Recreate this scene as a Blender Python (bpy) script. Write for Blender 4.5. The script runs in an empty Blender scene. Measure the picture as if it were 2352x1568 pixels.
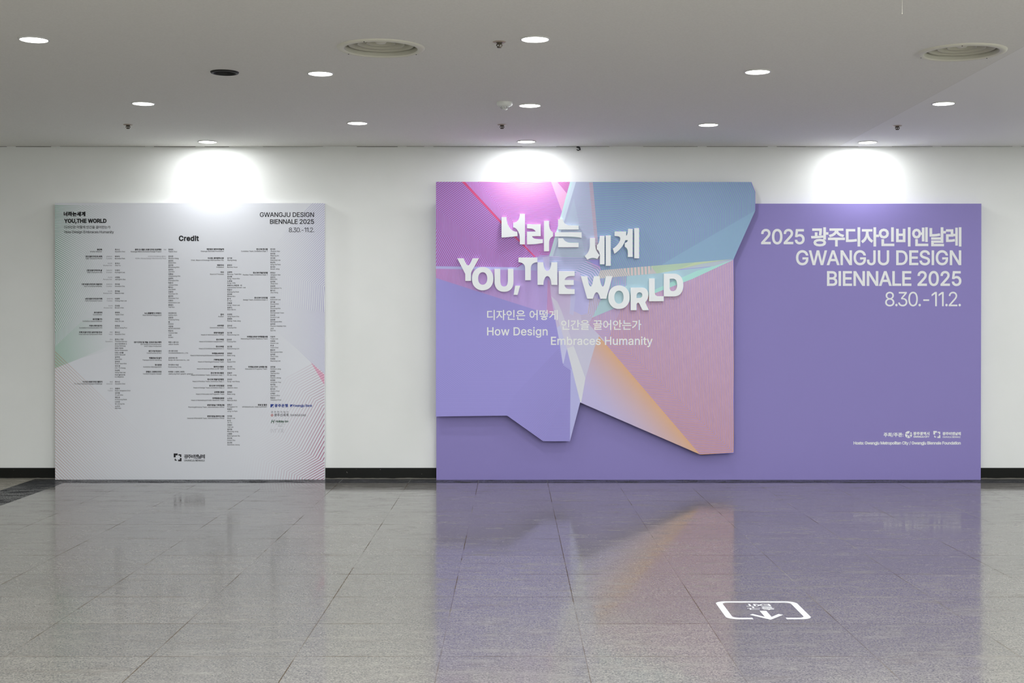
import bpy, bmesh, math, random
from mathutils import Vector
from mathutils.geometry import tessellate_polygon, delaunay_2d_cdt

sc = bpy.context.scene
col = sc.collection
# ---------------------------------------------------------------- camera, world, exposure
FPX = 3062.0            # focal length in pixels of the 2352 px wide frame
CAM_H = 1.383
U0, V0 = 1178.0, 740.0  # principal point (level camera, shifted lens)
cam = bpy.data.cameras.new('camera')
cam.sensor_width = 36.0
cam.lens = 36.0 * FPX / 2352.0
cam.shift_x = -(U0 - 1176.0) / 2352.0
cam.shift_y = -(784.0 - V0) / 2352.0
cam.clip_end = 100
camo = bpy.data.objects.new('camera', cam)
camo.location = (0, 0, CAM_H)
camo.rotation_euler = (math.pi / 2, 0, 0)
col.objects.link(camo)
sc.camera = camo

world = bpy.data.worlds.new('world')
sc.world = world
world.use_nodes = True
world.node_tree.nodes['Background'].inputs[0].default_value = (0.9, 0.95, 1.0, 1)
world.node_tree.nodes['Background'].inputs[1].default_value = 0.02

vs = sc.view_settings
vs.view_transform = 'Standard'
vs.look = 'None'
vs.gamma = 1.0
vs.use_curve_mapping = False
vs.exposure = 0.93
LAMP_W = 4.7                       # every downlight: an even glow from its lens
REAR_BOOST = 5.8                         # added strength of the unseen rear lamps, to brighten the wall
LAMP_RGB = (0.955, 0.98, 1.0)

cy = sc.cycles
cy.max_bounces = 6
cy.diffuse_bounces = 4
cy.glossy_bounces = 2
cy.transmission_bounces = 2
cy.sample_clamp_indirect = 6.0
cy.caustics_reflective = False
cy.caustics_refractive = False
cy.use_denoising = True
cy.use_adaptive_sampling = True
cy.adaptive_threshold = 0.03

# ---------------------------------------------------------------- room measures
D_WALL = 11.78
CEIL = CAM_H + 1.554
X_L, X_R, Y_F = -7.2, 7.4, -4.5
D_LP, D_PP, D_CB, D_LT = 11.72, 11.71, 11.62, 11.594   # credit panel, purple panel, cut-out board, raised letters


def wx(u, d):
    return (u - U0) * d / FPX


def wz(v, d):
    return CAM_H + (V0 - v) * d / FPX


def lin(c):
    c = c / 255.0
    return c / 12.92 if c <= 0.04045 else ((c + 0.055) / 1.055) ** 2.4


def alb(rgb, k=0.88):
    return tuple(min(0.9, lin(c) / k) for c in rgb) + (1.0,)


# ---------------------------------------------------------------- objects
def tag(o, label=None, cat=None, group=None, kind=None):
    if label: o['label'] = label
    if cat: o['category'] = cat
    if group: o['group'] = group
    if kind: o['kind'] = kind
    return o


def empty(name, loc):
    o = bpy.data.objects.new(name, None)
    o.empty_display_size = 0.1
    o.location = loc
    col.objects.link(o)
    return o


def mesh_obj(name, verts, faces, mats, parent=None, fmats=None, smooth=False):
    me = bpy.data.meshes.new(name)
    me.from_pydata([tuple(v) for v in verts], [], faces)
    for m in (mats if isinstance(mats, (list, tuple)) else [mats]):
        me.materials.append(m)
    if fmats:
        for p, i in zip(me.polygons, fmats): p.material_index = i
    if smooth:
        me.polygons.foreach_set('use_smooth', [True] * len(me.polygons))
    me.update()
    o = bpy.data.objects.new(name, me)
    col.objects.link(o)
    if parent: o.parent = parent
    return o


def box(a, b):
    (x0, y0, z0), (x1, y1, z1) = a, b
    v = [(x0, y0, z0), (x1, y0, z0), (x1, y1, z0), (x0, y1, z0), (x0, y0, z1), (x1, y0, z1), (x1, y1, z1), (x0, y1, z1)]
    f = [(0, 3, 2, 1), (4, 5, 6, 7), (0, 1, 5, 4), (1, 2, 6, 5), (2, 3, 7, 6), (3, 0, 4, 7)]
    return v, f


def lathe(profile, n=48, center=(0, 0), closed=False):
    """profile: list of (r, z); revolved about z."""
    v, f = [], []
    m = len(profile)
    for i in range(n):
        a = 2 * math.pi * i / n
        for r, z in profile:
            v.append((center[0] + r * math.cos(a), center[1] + r * math.sin(a), z))
    for i in range(n):
        j = (i + 1) % n
        for k in range(m if closed else m - 1):
            l = (k + 1) % m
            f.append((i * m + k, j * m + k, j * m + l, i * m + l))
    return v, f


def disc(r, z, n=40):
    return [(r * math.cos(2 * math.pi * i / n), r * math.sin(2 * math.pi * i / n), z) for i in range(n)], [tuple(range(n))]


def join(*parts):
    V, Fc = [], []
    for v, f in parts:
        o = len(V)
        V += list(v)
        Fc += [tuple(i + o for i in q) for q in f]
    return V, Fc


def tube(pts, r, n=8):
    V, Fc = [], []
    P = [Vector(p) for p in pts]
    for i, p in enumerate(P):
        t = (P[min(i + 1, len(P) - 1)] - P[max(i - 1, 0)]).normalized()
        a = t.orthogonal().normalized()
        b = t.cross(a)
        for k in range(n):
            w = 2 * math.pi * k / n
            V.append(p + r * (math.cos(w) * a + math.sin(w) * b))
    for i in range(len(P) - 1):
        for k in range(n):
            l = (k + 1) % n
            Fc.append((i * n + k, i * n + l, (i + 1) * n + l, (i + 1) * n + k))
    return V, Fc


def area2(L):
    return sum(L[i - 1][0] * L[i][1] - L[i][0] * L[i - 1][1] for i in range(len(L)))


def inside(p, L):
    c = False
    for i in range(len(L)):
        (x1, y1), (x2, y2) = L[i - 1], L[i]
        if (y1 > p[1]) != (y2 > p[1]) and p[0] < (x2 - x1) * (p[1] - y1) / (y2 - y1) + x1:
            c = not c
    return c


def slab(loops, d_front, d_back, root):
    """loops in picture-plane units measured on the face at d_front: first the outline, then holes. Local to root."""
    flat = [p for L in loops for p in L]
    tris = tessellate_polygon([[Vector((p[0], p[1], 0)) for p in L] for L in loops])
    n = len(flat)
    V = []
    for dd in (d_front, d_back):
        for u, v in flat:
            V.append((wx(u, d_front) - root[0], dd - root[1], wz(v, d_front) - root[2]))
    Fc, mi = [], []
    for t in tris:
        a, b, c = (Vector((V[i][0], V[i][2], 0)) for i in t)
        t = tuple(t)
        if (b - a).cross(c - a).z < 0: t = t[::-1]
        Fc.append(t); mi.append(0)
        Fc.append(tuple(i + n for i in t[::-1])); mi.append(1)
    o = 0
    for k, L in enumerate(loops):
        m = len(L)
        sgn = (area2([(V[o + i][0], V[o + i][2]) for i in range(m)]) > 0) == (k == 0)
        for i in range(m):
            a, b = o + i, o + (i + 1) % m
            q = (a, b, b + n, a + n)
            Fc.append(q[::-1] if sgn else q); mi.append(1)
        o += m
    return V, Fc, mi


def path(s):
    """'M x y L x y C x y x y x y' -> loops"""
    t = s.split()
    loops, cur, i = [], [], 0
    cmd = None
    while i < len(t):
        if t[i].isalpha():
            cmd = t[i]; i += 1
            if cmd == 'M':
                if cur: loops.append(cur)
                cur = []
        if cmd in 'ML':
            cur.append((float(t[i]), float(t[i + 1]))); i += 2
        elif cmd == 'C':
            p = [cur[-1]] + [(float(t[i + 2 * k]), float(t[i + 2 * k + 1])) for k in range(3)]
            i += 6
            for k in range(1, 11):
                w = k / 10; q = 1 - w
                cur.append(tuple(q ** 3 * p[0][j] + 3 * q * q * w * p[1][j] + 3 * q * w * w * p[2][j] + w ** 3 * p[3][j] for j in (0, 1)))
    if cur: loops.append(cur)
    out = []
    for L in loops:
        M = []
        for p in L:
            if not M or math.dist(p, M[-1]) > 0.02: M.append(p)
        if math.dist(M[0], M[-1]) < 0.02: M.pop()
        out.append(M)
    return out


def oval(x0, x1, y0, y1, n=56, e=2.15):
    cx, cy_, a, b = (x0 + x1) / 2, (y0 + y1) / 2, (x1 - x0) / 2, (y1 - y0) / 2
    L = []
    for i in range(n):
        w = 2 * math.pi * i / n
        c, s = math.cos(w), math.sin(w)
        L.append((cx + a * math.copysign(abs(c) ** (2 / e), c), cy_ + b * math.copysign(abs(s) ** (2 / e), s)))
    return L


# ---------------------------------------------------------------- materials
class Sh:
    """small node-tree writer"""
    def __init__(self, name, rough=0.5, spec=0.5):
        self.m = bpy.data.materials.new(name)
        self.m.use_nodes = True
        self.t = self.m.node_tree
        self.b = self.t.nodes['Principled BSDF']
        self.b.inputs['Roughness'].default_value = rough
        self.b.inputs['Specular IOR Level'].default_value = spec

    def n(self, typ, **kw):
        o = self.t.nodes.new(typ)
        for k, v in kw.items(): setattr(o, k, v)
        return o

    def put(self, sock, v):
        if isinstance(v, bpy.types.NodeSocket): self.t.links.new(v, sock)
        else: sock.default_value = v

    def math(self, op, a, b=None, c=None, clamp=False):
        o = self.n('ShaderNodeMath', operation=op, use_clamp=clamp)
        for s, v in zip(o.inputs, (a, b, c)):
            if v is not None: self.put(s, v)
        return o.outputs[0]

    def dot(self, P, abc):
        o = self.n('ShaderNodeVectorMath', operation='DOT_PRODUCT')
        self.put(o.inputs[0], P)
        o.inputs[1].default_value = abc
        return o.outputs['Value']

    def mix(self, fac, a, b):
        o = self.n('ShaderNodeMix', data_type='RGBA')
        self.put(o.inputs[0], fac)
        self.put(o.inputs[6], a)
        self.put(o.inputs[7], b)
        return o.outputs[2]

    def obj(self):
        return self.n('ShaderNodeTexCoord').outputs['Object']

    def noise(self, vec, scale, detail=2.0, rough=0.5):
        o = self.n('ShaderNodeTexNoise')
        self.put(o.inputs['Vector'], vec)
        o.inputs['Scale'].default_value = scale
        o.inputs['Detail'].default_value = detail
        o.inputs['Roughness'].default_value = rough
        return o.outputs['Fac']

    def ramp(self, v, a, b):
        o = self.n('ShaderNodeMapRange')
        self.put(o.inputs['Value'], v)
        o.inputs['From Min'].default_value = a
        o.inputs['From Max'].default_value = b
        return o.outputs[0]

    def color(self, c):
        self.put(self.b.inputs['Base Color'], c)
        return self

    def art_coords(self, root, d):
        """artwork coordinates of a printed face: (u, v, 1)"""
        s = self.n('ShaderNodeSeparateXYZ')
        self.put(s.inputs[0], self.obj())
        k = FPX / d
        u = self.math('MULTIPLY_ADD', s.outputs[0], k, U0 + root[0] * k)
        v = self.math('MULTIPLY_ADD', s.outputs[2], -k, V0 - (root[2] - CAM_H) * k)
        c = self.n('ShaderNodeCombineXYZ')
        self.put(c.inputs[0], u); self.put(c.inputs[1], v)
        c.inputs[2].default_value = 1.0
        self.P = c.outputs[0]
        return self

    def half(self, poly):
        """signed distance to the inside of a convex outline"""
        if area2(poly) < 0: poly = poly[::-1]
        cur = None
        for i in range(len(poly)):
            (x1, y1), (x2, y2) = poly[i - 1], poly[i]
            l = math.hypot(x2 - x1, y2 - y1)
            a, b = -(y2 - y1) / l, (x2 - x1) / l
            dd = self.dot(self.P, (a, b, -(a * x1 + b * y1)))
            cur = dd if cur is None else self.math('MINIMUM', cur, dd)
        return cur

    def mask(self, poly):
        if area2(poly) < 0: poly = poly[::-1]
        n = len(poly)
        turn = lambda i: (poly[i][0] - poly[i - 1][0]) * (poly[(i + 1) % n][1] - poly[i][1]) - (poly[i][1] - poly[i - 1][1]) * (poly[(i + 1) % n][0] - poly[i][0])
        if all(turn(i) >= 0 for i in range(n)):
            cur = self.half(poly)
        else:
            cur = None
            for t in tessellate_polygon([[Vector((p[0], p[1], 0)) for p in poly]]):
                tri = [poly[i] for i in t]
                if abs(area2(tri)) < 0.01: continue
                h = self.half(tri)
                cur = h if cur is None else self.math('MAXIMUM', cur, h)
        return self.math('GREATER_THAN', cur, -0.002)

    def family(self, p0, dirv, T, bends=()):
        """parallel printed lines: line direction, perpendicular period T, then bends (p1, p2, new direction, point on the new side)"""
        l = math.hypot(*dirv)
        g = (-dirv[1] / l / T, dirv[0] / l / T)
        f = self.dot(self.P, (g[0], g[1], -(g[0] * p0[0] + g[1] * p0[1])))
        for p1, p2, nd, side in bends:
            x, y = p2[0] - p1[0], p2[1] - p1[1]
            l = math.hypot(x, y)
            a, b = -y / l, x / l
            c = -(a * p1[0] + b * p1[1])
            if a * side[0] + b * side[1] + c < 0: a, b, c = -a, -b, -c
            k = -(g[0] * nd[0] + g[1] * nd[1]) / (a * nd[0] + b * nd[1])
            g = (g[0] + k * a, g[1] + k * b)
            L = self.math('MAXIMUM', self.dot(self.P, (a, b, c)), 0.0)
            f = self.math('MULTIPLY_ADD', L, k, f)
        return f

    def lines(self, f, duty):
        return self.math('LESS_THAN', self.math('FRACT', f), duty)


def plain(name, rgb, rough=0.5, spec=0.5, k=0.88, metal=0.0):
    s = Sh(name, rough, spec)
    s.b.inputs['Base Color'].default_value = alb(rgb, k)
    s.b.inputs['Metallic'].default_value = metal
    return s.m

# wall paint: white, faint roller mottling and a few scuffs
s = Sh('wall_paint', 0.75, 0.3)
o_ = s.obj()
n1 = s.noise(o_, 1.7, 3)
n2 = s.noise(o_, 60, 2)
c = s.mix(s.ramp(n1, 0.3, 0.7), (0.80, 0.815, 0.79, 1), (0.84, 0.85, 0.83, 1))
c = s.mix(s.math('MULTIPLY', s.ramp(n2, 0.72, 0.8), 0.15), c, (0.6, 0.6, 0.57, 1))
s.color(c)
M_WALL = s.m

# ceiling paint, a little warmer, lighter beyond the seam in the boards
s = Sh('ceiling_paint', 0.8, 0.2)
sep = s.n('ShaderNodeSeparateXYZ'); s.put(sep.inputs[0], s.obj())
n1 = s.noise(s.obj(), 90, 3)
c = s.mix(s.ramp(n1, 0.3, 0.7), (0.82, 0.81, 0.77, 1), (0.87, 0.86, 0.82, 1))
right = s.math('GREATER_THAN', sep.outputs[0], 2.88)
c = s.mix(s.math('MULTIPLY', right, 0.9), c, (0.91, 0.905, 0.89, 1))
seam = s.math('LESS_THAN', s.math('ABSOLUTE', s.math('SUBTRACT', sep.outputs[0], 2.88)), 0.0022)
c = s.mix(s.math('MULTIPLY', seam, 0.22), c, (0.42, 0.41, 0.38, 1))
s.color(c)
M_CEIL = s.m

# baseboard: black gloss paint with chips and dust at the foot
s = Sh('baseboard_paint', 0.5, 0.15)
o_ = s.obj()
sep = s.n('ShaderNodeSeparateXYZ'); s.put(sep.inputs[0], o_)
n1 = s.noise(o_, 38, 3)
chip = s.math('GREATER_THAN', n1, 0.735)
low = s.math('LESS_THAN', sep.outputs[2], s.math('MULTIPLY', s.noise(o_, 9, 3), 0.018))
f = s.math('MAXIMUM', s.math('MULTIPLY', chip, 0.5), s.math('MULTIPLY', low, 0.35))
s.color(s.mix(f, (0.010, 0.0105, 0.009, 1), (0.42, 0.40, 0.34, 1)))
M_BASE = s.m

# floor: polished grey granite tiles of 60 cm, dark granite border, pale stone beyond it
s = Sh('granite_floor', 0.1, 0.5)
o_ = s.obj()
sep = s.n('ShaderNodeSeparateXYZ'); s.put(sep.inputs[0], o_)
X, Y = sep.outputs[0], sep.outputs[1]
spk = s.noise(o_, 115, 3.0, 0.6)
vor = s.n('ShaderNodeTexVoronoi'); s.put(vor.inputs['Vector'], o_); vor.inputs['Scale'].default_value = 190
vsep = s.n('ShaderNodeSeparateColor'); s.put(vsep.inputs[0], vor.outputs['Color'])
grain = s.math('ADD', s.math('MULTIPLY', spk, 0.75), s.math('MULTIPLY', vsep.outputs[0], 0.25))
c = s.mix(s.ramp(grain, 0.36, 0.64), (0.095, 0.092, 0.088, 1), (0.30, 0.28, 0.245, 1))
# brown cleaning stains
mapn = s.n('ShaderNodeMapping'); s.put(mapn.inputs['Vector'], o_); mapn.inputs['Scale'].default_value = (1.6, 5.0, 1.0)
st = s.noise(mapn.outputs[0], 1.3, 5, 0.65)
c = s.mix(s.math('MULTIPLY', s.ramp(st, 0.57, 0.68), 0.45), c, (0.125, 0.10, 0.078, 1))
# worn patches: lighter, less polished
mapw = s.n('ShaderNodeMapping'); s.put(mapw.inputs['Vector'], o_); mapw.inputs['Scale'].default_value = (1.0, 2.6, 1.0)
worn = s.ramp(s.noise(mapw.outputs[0], 3.4, 8, 0.72), 0.50, 0.66)
c = s.mix(s.math('MULTIPLY', worn, 0.45), c, (0.30, 0.285, 0.25, 1))
mott = s.ramp(s.noise(mapw.outputs[0], 22, 3, 0.6), 0.38, 0.62)
c = s.mix(s.math('MULTIPLY', mott, 0.30), c, (0.10, 0.095, 0.09, 1))
# tile tone
tx = s.math('FLOOR', s.math('DIVIDE', s.math('SUBTRACT', X, 0.3), 0.6))
ty = s.math('FLOOR', s.math('DIVIDE', s.math('SUBTRACT', Y, 11.52), 0.6))
wn = s.n('ShaderNodeTexWhiteNoise', noise_dimensions='2D')
cmb = s.n('ShaderNodeCombineXYZ'); s.put(cmb.inputs[0], tx); s.put(cmb.inputs[1], ty)
s.put(wn.inputs['Vector'], cmb.outputs[0])
c = s.mix(s.math('MULTIPLY', wn.outputs['Value'], 0.28), c, (0.10, 0.096, 0.09, 1))
# joints
def joint(coord, off, w):
    f = s.math('FRACT', s.math('DIVIDE', s.math('SUBTRACT', coord, off), 0.6))
    e = s.math('MINIMUM', f, s.math('SUBTRACT', 1.0, f))
    return s.math('LESS_THAN', e, w / 0.6)
jn = s.noise(o_, 1.9, 2)
jm = s.math('MAXIMUM', joint(X, 0.3, 0.0021), joint(Y, 11.52, 0.0032))
jc = s.mix(s.ramp(s.math('SUBTRACT', s.noise(o_, 0.9, 1), s.math('MULTIPLY', X, 0.06)), 0.22, 0.40), (0.22, 0.21, 0.19, 1), (0.075, 0.055, 0.036, 1))
c = s.mix(s.math('MULTIPLY', jm, s.ramp(jn, 0.31, 0.57)), c, jc)
# border of dark granite
dark = s.mix(s.ramp(grain, 0.38, 0.62), (0.030, 0.031, 0.033, 1), (0.075, 0.075, 0.078, 1))
dark = s.mix(s.math('MULTIPLY', joint(X, 0.3, 0.0014), 0.5), dark, (0.3, 0.29, 0.27, 1))
bm_ = s.math('MAXIMUM', s.math('GREATER_THAN', Y, 11.47), s.math('LESS_THAN', X, -3.865))
c = s.mix(bm_, c, dark)
pale = s.mix(s.ramp(s.noise(mapn.outputs[0], 6, 4), 0.3, 0.7), (0.28, 0.26, 0.22, 1), (0.34, 0.325, 0.28, 1))
pj = s.math('LESS_THAN', s.math('FRACT', s.math('DIVIDE', Y, 0.28)), 0.012)
pale = s.mix(pj, pale, (0.25, 0.22, 0.17, 1))
c = s.mix(s.math('LESS_THAN', X, -4.22), c, pale)
s.color(c)
s.put(s.b.inputs['Roughness'], s.math('ADD', s.math('ADD', s.math('MULTIPLY', s.ramp(st, 0.45, 0.7), 0.08), s.math('ADD', s.math('MULTIPLY_ADD', s.ramp(grain, 0.40, 0.60), -0.07, 0.115), s.math('MULTIPLY', worn, 0.10))), s.math('MULTIPLY', bm_, 0.14)))
jspec = s.math('MULTIPLY', s.math('MULTIPLY', jm, s.ramp(jn, 0.31, 0.57)), 0.35)
dull = s.math('MULTIPLY_ADD', s.ramp(grain, 0.38, 0.62), -0.16, 0.16)
s.put(s.b.inputs['Specular IOR Level'], s.math('SUBTRACT', s.math('SUBTRACT', s.math('MULTIPLY_ADD', bm_, -0.28, 0.42), jspec), s.math('MULTIPLY_ADD', worn, 0.22, dull), clamp=True))
s.b.inputs['IOR'].default_value = 1.5
bump = s.n('ShaderNodeBump'); bump.inputs['Strength'].default_value = 0.05; bump.inputs['Distance'].default_value = 0.0012
s.put(bump.inputs['Height'], s.math('ADD', s.noise(o_, 14, 2), s.math('MULTIPLY', grain, 0.35))); s.put(s.b.inputs['Normal'], bump.outputs[0])
M_FLOOR = s.m

M_TRIM = plain('white_enamel', (205, 205, 202), 0.4)
M_BLACK = plain('black_metal', (28, 28, 27), 0.5, 0.4)
M_VOID = plain('dark_inside', (14, 14, 14), 0.9, 0.1)
M_VENT = plain('aged_cream_metal', (214, 212, 198), 0.5)
M_DUCT = plain('duct_inside', (40, 40, 36), 0.8)
M_VANE = plain('shaded_vane_metal', (186, 184, 168), 0.55)  # darker than the flange metal, imitating shade deep inside the diffuser
M_BRASS = plain('tarnished_brass', (70, 62, 50), 0.45, 0.5)
M_PLATE = plain('escutcheon_metal', (165, 150, 138), 0.4)
M_PLAST = plain('white_plastic', (222, 224, 220), 0.45)
M_GAP = plain('shadow_gap_dark', (92, 88, 78), 0.9)  # dark colour for the shade in the corner crack
M_EDGE = plain('foam_board_edge', (214, 214, 216), 0.7)
M_PURPLE = plain('purple_vinyl', (131, 121, 179), 0.55, 0.35)
M_WHITE = plain('white_vinyl', (220, 221, 220), 0.6, 0.3)
M_LETTER = plain('white_foam_letter', (226, 229, 236), 0.65, 0.3)
M_INK = plain('black_ink', (30, 29, 32), 0.6, 0.3)
M_INKS = plain('soft_black_ink', (58, 57, 62), 0.6, 0.3)
M_GREYINK = plain('grey_ink', (120, 119, 126), 0.6, 0.3)
M_BLUE = plain('blue_ink', (38, 60, 135), 0.6, 0.3)
M_RED = plain('red_ink', (175, 70, 55), 0.6, 0.3)
M_GREEN = plain('green_ink', (40, 80, 58), 0.6, 0.3)
M_STICKER = plain('sticker_vinyl', (200, 200, 203), 0.6, 0.3)
M_THREAD = plain('pale_thread', (200, 195, 180), 0.7)
s = Sh('lens_glow', 0.5, 0.2)
s.b.inputs['Base Color'].default_value = (0.9, 0.9, 0.9, 1)
s.b.inputs['Emission Color'].default_value = (1.0, 0.99, 0.96, 1)
s.b.inputs['Emission Strength'].default_value = 7.0
M_LENS = s.m
M_LENS.cycles.emission_sampling = 'NONE'

# ---------------------------------------------------------------- shell
def structure(name, v, f, m, **k):
    return tag(mesh_obj(name, v, f, m, **k), kind='structure')


T_ = 0.15
structure('floor', *box((X_L - T_, Y_F - T_, -T_), (X_R + T_, D_WALL + T_, 0)), M_FLOOR)
structure('wall_back', *box((X_L - T_, D_WALL, 0), (X_R + T_, D_WALL + T_, CEIL)), M_WALL)
structure('wall_front', *box((X_L - T_, Y_F - T_, 0), (X_R + T_, Y_F, CEIL)), M_WALL)
structure('wall_left', *box((X_L - T_, Y_F, 0), (X_L, D_WALL, CEIL)), M_WALL)
structure('wall_right', *box((X_R, Y_F, 0), (X_R + T_, D_WALL, CEIL)), M_WALL)

def ceil_at(u, v):
    d = 1.554 * FPX / (V0 - v)
    return wx(u, d), d

VENTS = [ceil_at(875, 110), ceil_at(2209, 119)]
DEADL = ceil_at(516, 165.5)
# ceiling sheet with real openings for the two diffusers and the unlit downlight
holes = [(VENTS[0], 0.215), (VENTS[1], 0.215), (DEADL, 0.076)]
outer = [(X_L - T_, Y_F - T_), (X_R + T_, Y_F - T_), (X_R + T_, D_WALL + T_), (X_L - T_, D_WALL + T_)]
loops = [outer] + [[(c_[0] + r_ * math.cos(2 * math.pi * i / 40), c_[1] + r_ * math.sin(2 * math.pi * i / 40)) for i in range(40)] for c_, r_ in holes]
flat = [p for L in loops for p in L]
tris = tessellate_polygon([[Vector((p[0], p[1], 0)) for p in L] for L in loops])
cv = [(p[0], p[1], CEIL) for p in flat] + [(p[0], p[1], CEIL + 0.012) for p in flat]
cf = []
for t in tris:
    a, b, c_ = (Vector((flat[i][0], flat[i][1], 0)) for i in t)
    t = tuple(t) if (b - a).cross(c_ - a).z < 0 else tuple(t)[::-1]
    cf.append(t)
    cf.append(tuple(i + len(flat) for i in t[::-1]))
o_i = 0
for L in loops:
    m_ = len(L)
    for i in range(m_):
        a, b = o_i + i, o_i + (i + 1) % m_
        cf.append((a, b, b + len(flat), a + len(flat)))
    o_i += m_
structure('ceiling', cv, cf, M_CEIL)

# baseboards between the panels
BB = 0.098
def base(name, x0, x1):
    v, f = box((x0, D_WALL - 0.012, 0), (x1, D_WALL, BB))
    structure(name, v, f, M_BASE)
xl0, xl1 = wx(126.5, D_LP), wx(745.7, D_LP)
xp0, xp1 = wx(1002, D_PP), wx(2253.3, D_PP)
base('baseboard_back', X_L, xl0)
base('baseboard_back.001', xl1, xp0)
base('baseboard_back.002', xp1, X_R)
v, f = box((X_L, Y_F, 0), (X_L + 0.012, D_WALL - 0.012, BB)); structure('baseboard_left', v, f, M_BASE)
v, f = box((X_R - 0.012, Y_F, 0), (X_R, D_WALL - 0.012, BB)); structure('baseboard_right', v, f, M_BASE)

# broken dark strips painted for the shade in the crack between wall and ceiling
random.seed(4)
x = X_L + 0.01
segs = []
while x < X_R - 0.2:
    l = random.uniform(0.15, 0.9)
    h = random.uniform(0.0012, 0.004)
    segs.append(box((x, D_WALL - 0.004, CEIL - h), (min(x + l, X_R - 0.01), D_WALL, CEIL)))
    x += l + random.choice((0.0, 0.02, 0.08, 0.3))
structure('trim_1', *join(*segs), M_GAP)

# ---------------------------------------------------------------- downlights
def lamp(name, watts, spread):
    l = bpy.data.lights.new(name, 'AREA')
    l.shape = 'DISK'
    l.size = 0.125
    l.energy = watts
    l.color = LAMP_RGB
    l.spread = math.radians(spread)
    return l

glow_data, rear_boost_glow = lamp('downlight_glow', LAMP_W, 180.0), lamp('rear_boost_glow', LAMP_W * REAR_BOOST, 180.0)

def make_downlight():
    r = empty('downlight', (0, 0, CEIL))
    v, f = lathe([(0.0735, -0.001), (0.0735, -0.005), (0.076, -0.007), (0.081, -0.006), (0.084, -0.002), (0.084, 0.0)], 48)
    mesh_obj('trim_ring', v, f, M_TRIM, r, smooth=True)
    v, f = lathe([(0.0005, -0.0068), (0.05, -0.0062), (0.0735, -0.004)], 40)
    mesh_obj('lens', v, f, M_LENS, r, smooth=True)
    l = bpy.data.objects.new('glow', glow_data)
    l.location = (0, 0, -0.012)
    l.parent = r
    col.objects.link(l)
    return r

def copy_tree(o):
    c_ = o.copy(); col.objects.link(c_)
    for ch in list(o.children):
        k = ch.copy(); col.objects.link(k); k.parent = c_
    return c_

SEEN = [
    (78, 90, 'lit round downlight at the front left of the ceiling, left of the unlit black fitting'),
    (329, 237, 'lit round downlight beside the left ceiling sprinkler, above the credit panel'),
    (477, 325, 'lit round downlight close to the wall, above the white credit panel'),
    (736, 168, 'lit round downlight between the unlit black fitting and the left round diffuser'),
    (821, 282, 'lit round downlight second from the wall, over the bare wall between the two panels'),
    (1229, 89, 'lit round downlight beside the front sprinkler, right of the left round diffuser'),
    (1217, 241.5, 'lit round downlight just right of the white smoke detector'),
    (1209, 324.5, 'lit round downlight close to the wall, above the raised white lettering'),
    (1740, 164, 'lit round downlight front right, halfway between middle column and the right diffuser'),
    (1627, 286, 'lit round downlight over the right end of the colourful cut-out board'),
    (2167, 237, 'lit round downlight beyond the ceiling seam, below the right round diffuser'),
    (1993, 326, 'lit round downlight close to the wall, above the text of the purple panel'),
]
proto = make_downlight()
first = True
for u, v, lab in SEEN:
    x, y = ceil_at(u, v)
    o = proto if first else copy_tree(proto)
    first = False
    o.location = (x, y, CEIL)
    tag(o, lab, 'ceiling light', 'round recessed downlights')
# grid carried on unseen to both sides; rows over the viewer added for light
REST = [(1.515, 6.2), (-1.2, 6.2), (3.06, 7.35)]
for xx in (-2.63, 0.12, 3.06, 5.9):
    for yy in (11.47, 9.5, 7.33, 5.25, 3.1, 1.0, -1.1, -3.2):
        if yy > 7 and abs(xx) < 5: continue
        REST.append((xx, yy))
for xx in (-1.2, 1.515, 4.55):
    for yy in (10.4, 8.3, 6.2, 4.1, 2.0, 0.0, -2.1):
        if yy > 6 and abs(xx) < 4: continue
        REST.append((xx, yy))
for xx, yy in REST:
    o = copy_tree(proto)
    o.location = (xx, yy, CEIL)
    if yy < 3.5:  # unseen rear lamps, boosted beyond the others to lift the wall
        for ch in o.children:
            if ch.type == 'LIGHT': ch.data = rear_boost_glow
    tag(o, 'unseen round recessed downlight on the same grid, outside the photo around the viewer', 'ceiling light', 'unseen downlights of the grid')

# unlit black fitting
r = empty('unlit_downlight', (DEADL[0], DEADL[1], CEIL))
v, f = lathe([(0.066, 0.02), (0.066, -0.003), (0.072, -0.010), (0.084, -0.008), (0.088, -0.001), (0.088, 0.0)], 48)
mesh_obj('trim_ring', v, f, M_BLACK, r, smooth=True)
v, f = lathe([(0.0005, 0.13), (0.072, 0.13), (0.072, 0.0)], 40)
mesh_obj('can', v, f, M_VOID, r, smooth=True)
v, f = lathe([(0.0005, 0.045), (0.02, 0.05), (0.035, 0.075), (0.035, 0.128)], 24)
mesh_obj('lamp_socket', v, f, M_VOID, r, smooth=True)
tag(r, 'unlit black recessed fitting in the ceiling, open and dark', 'ceiling light')

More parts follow.
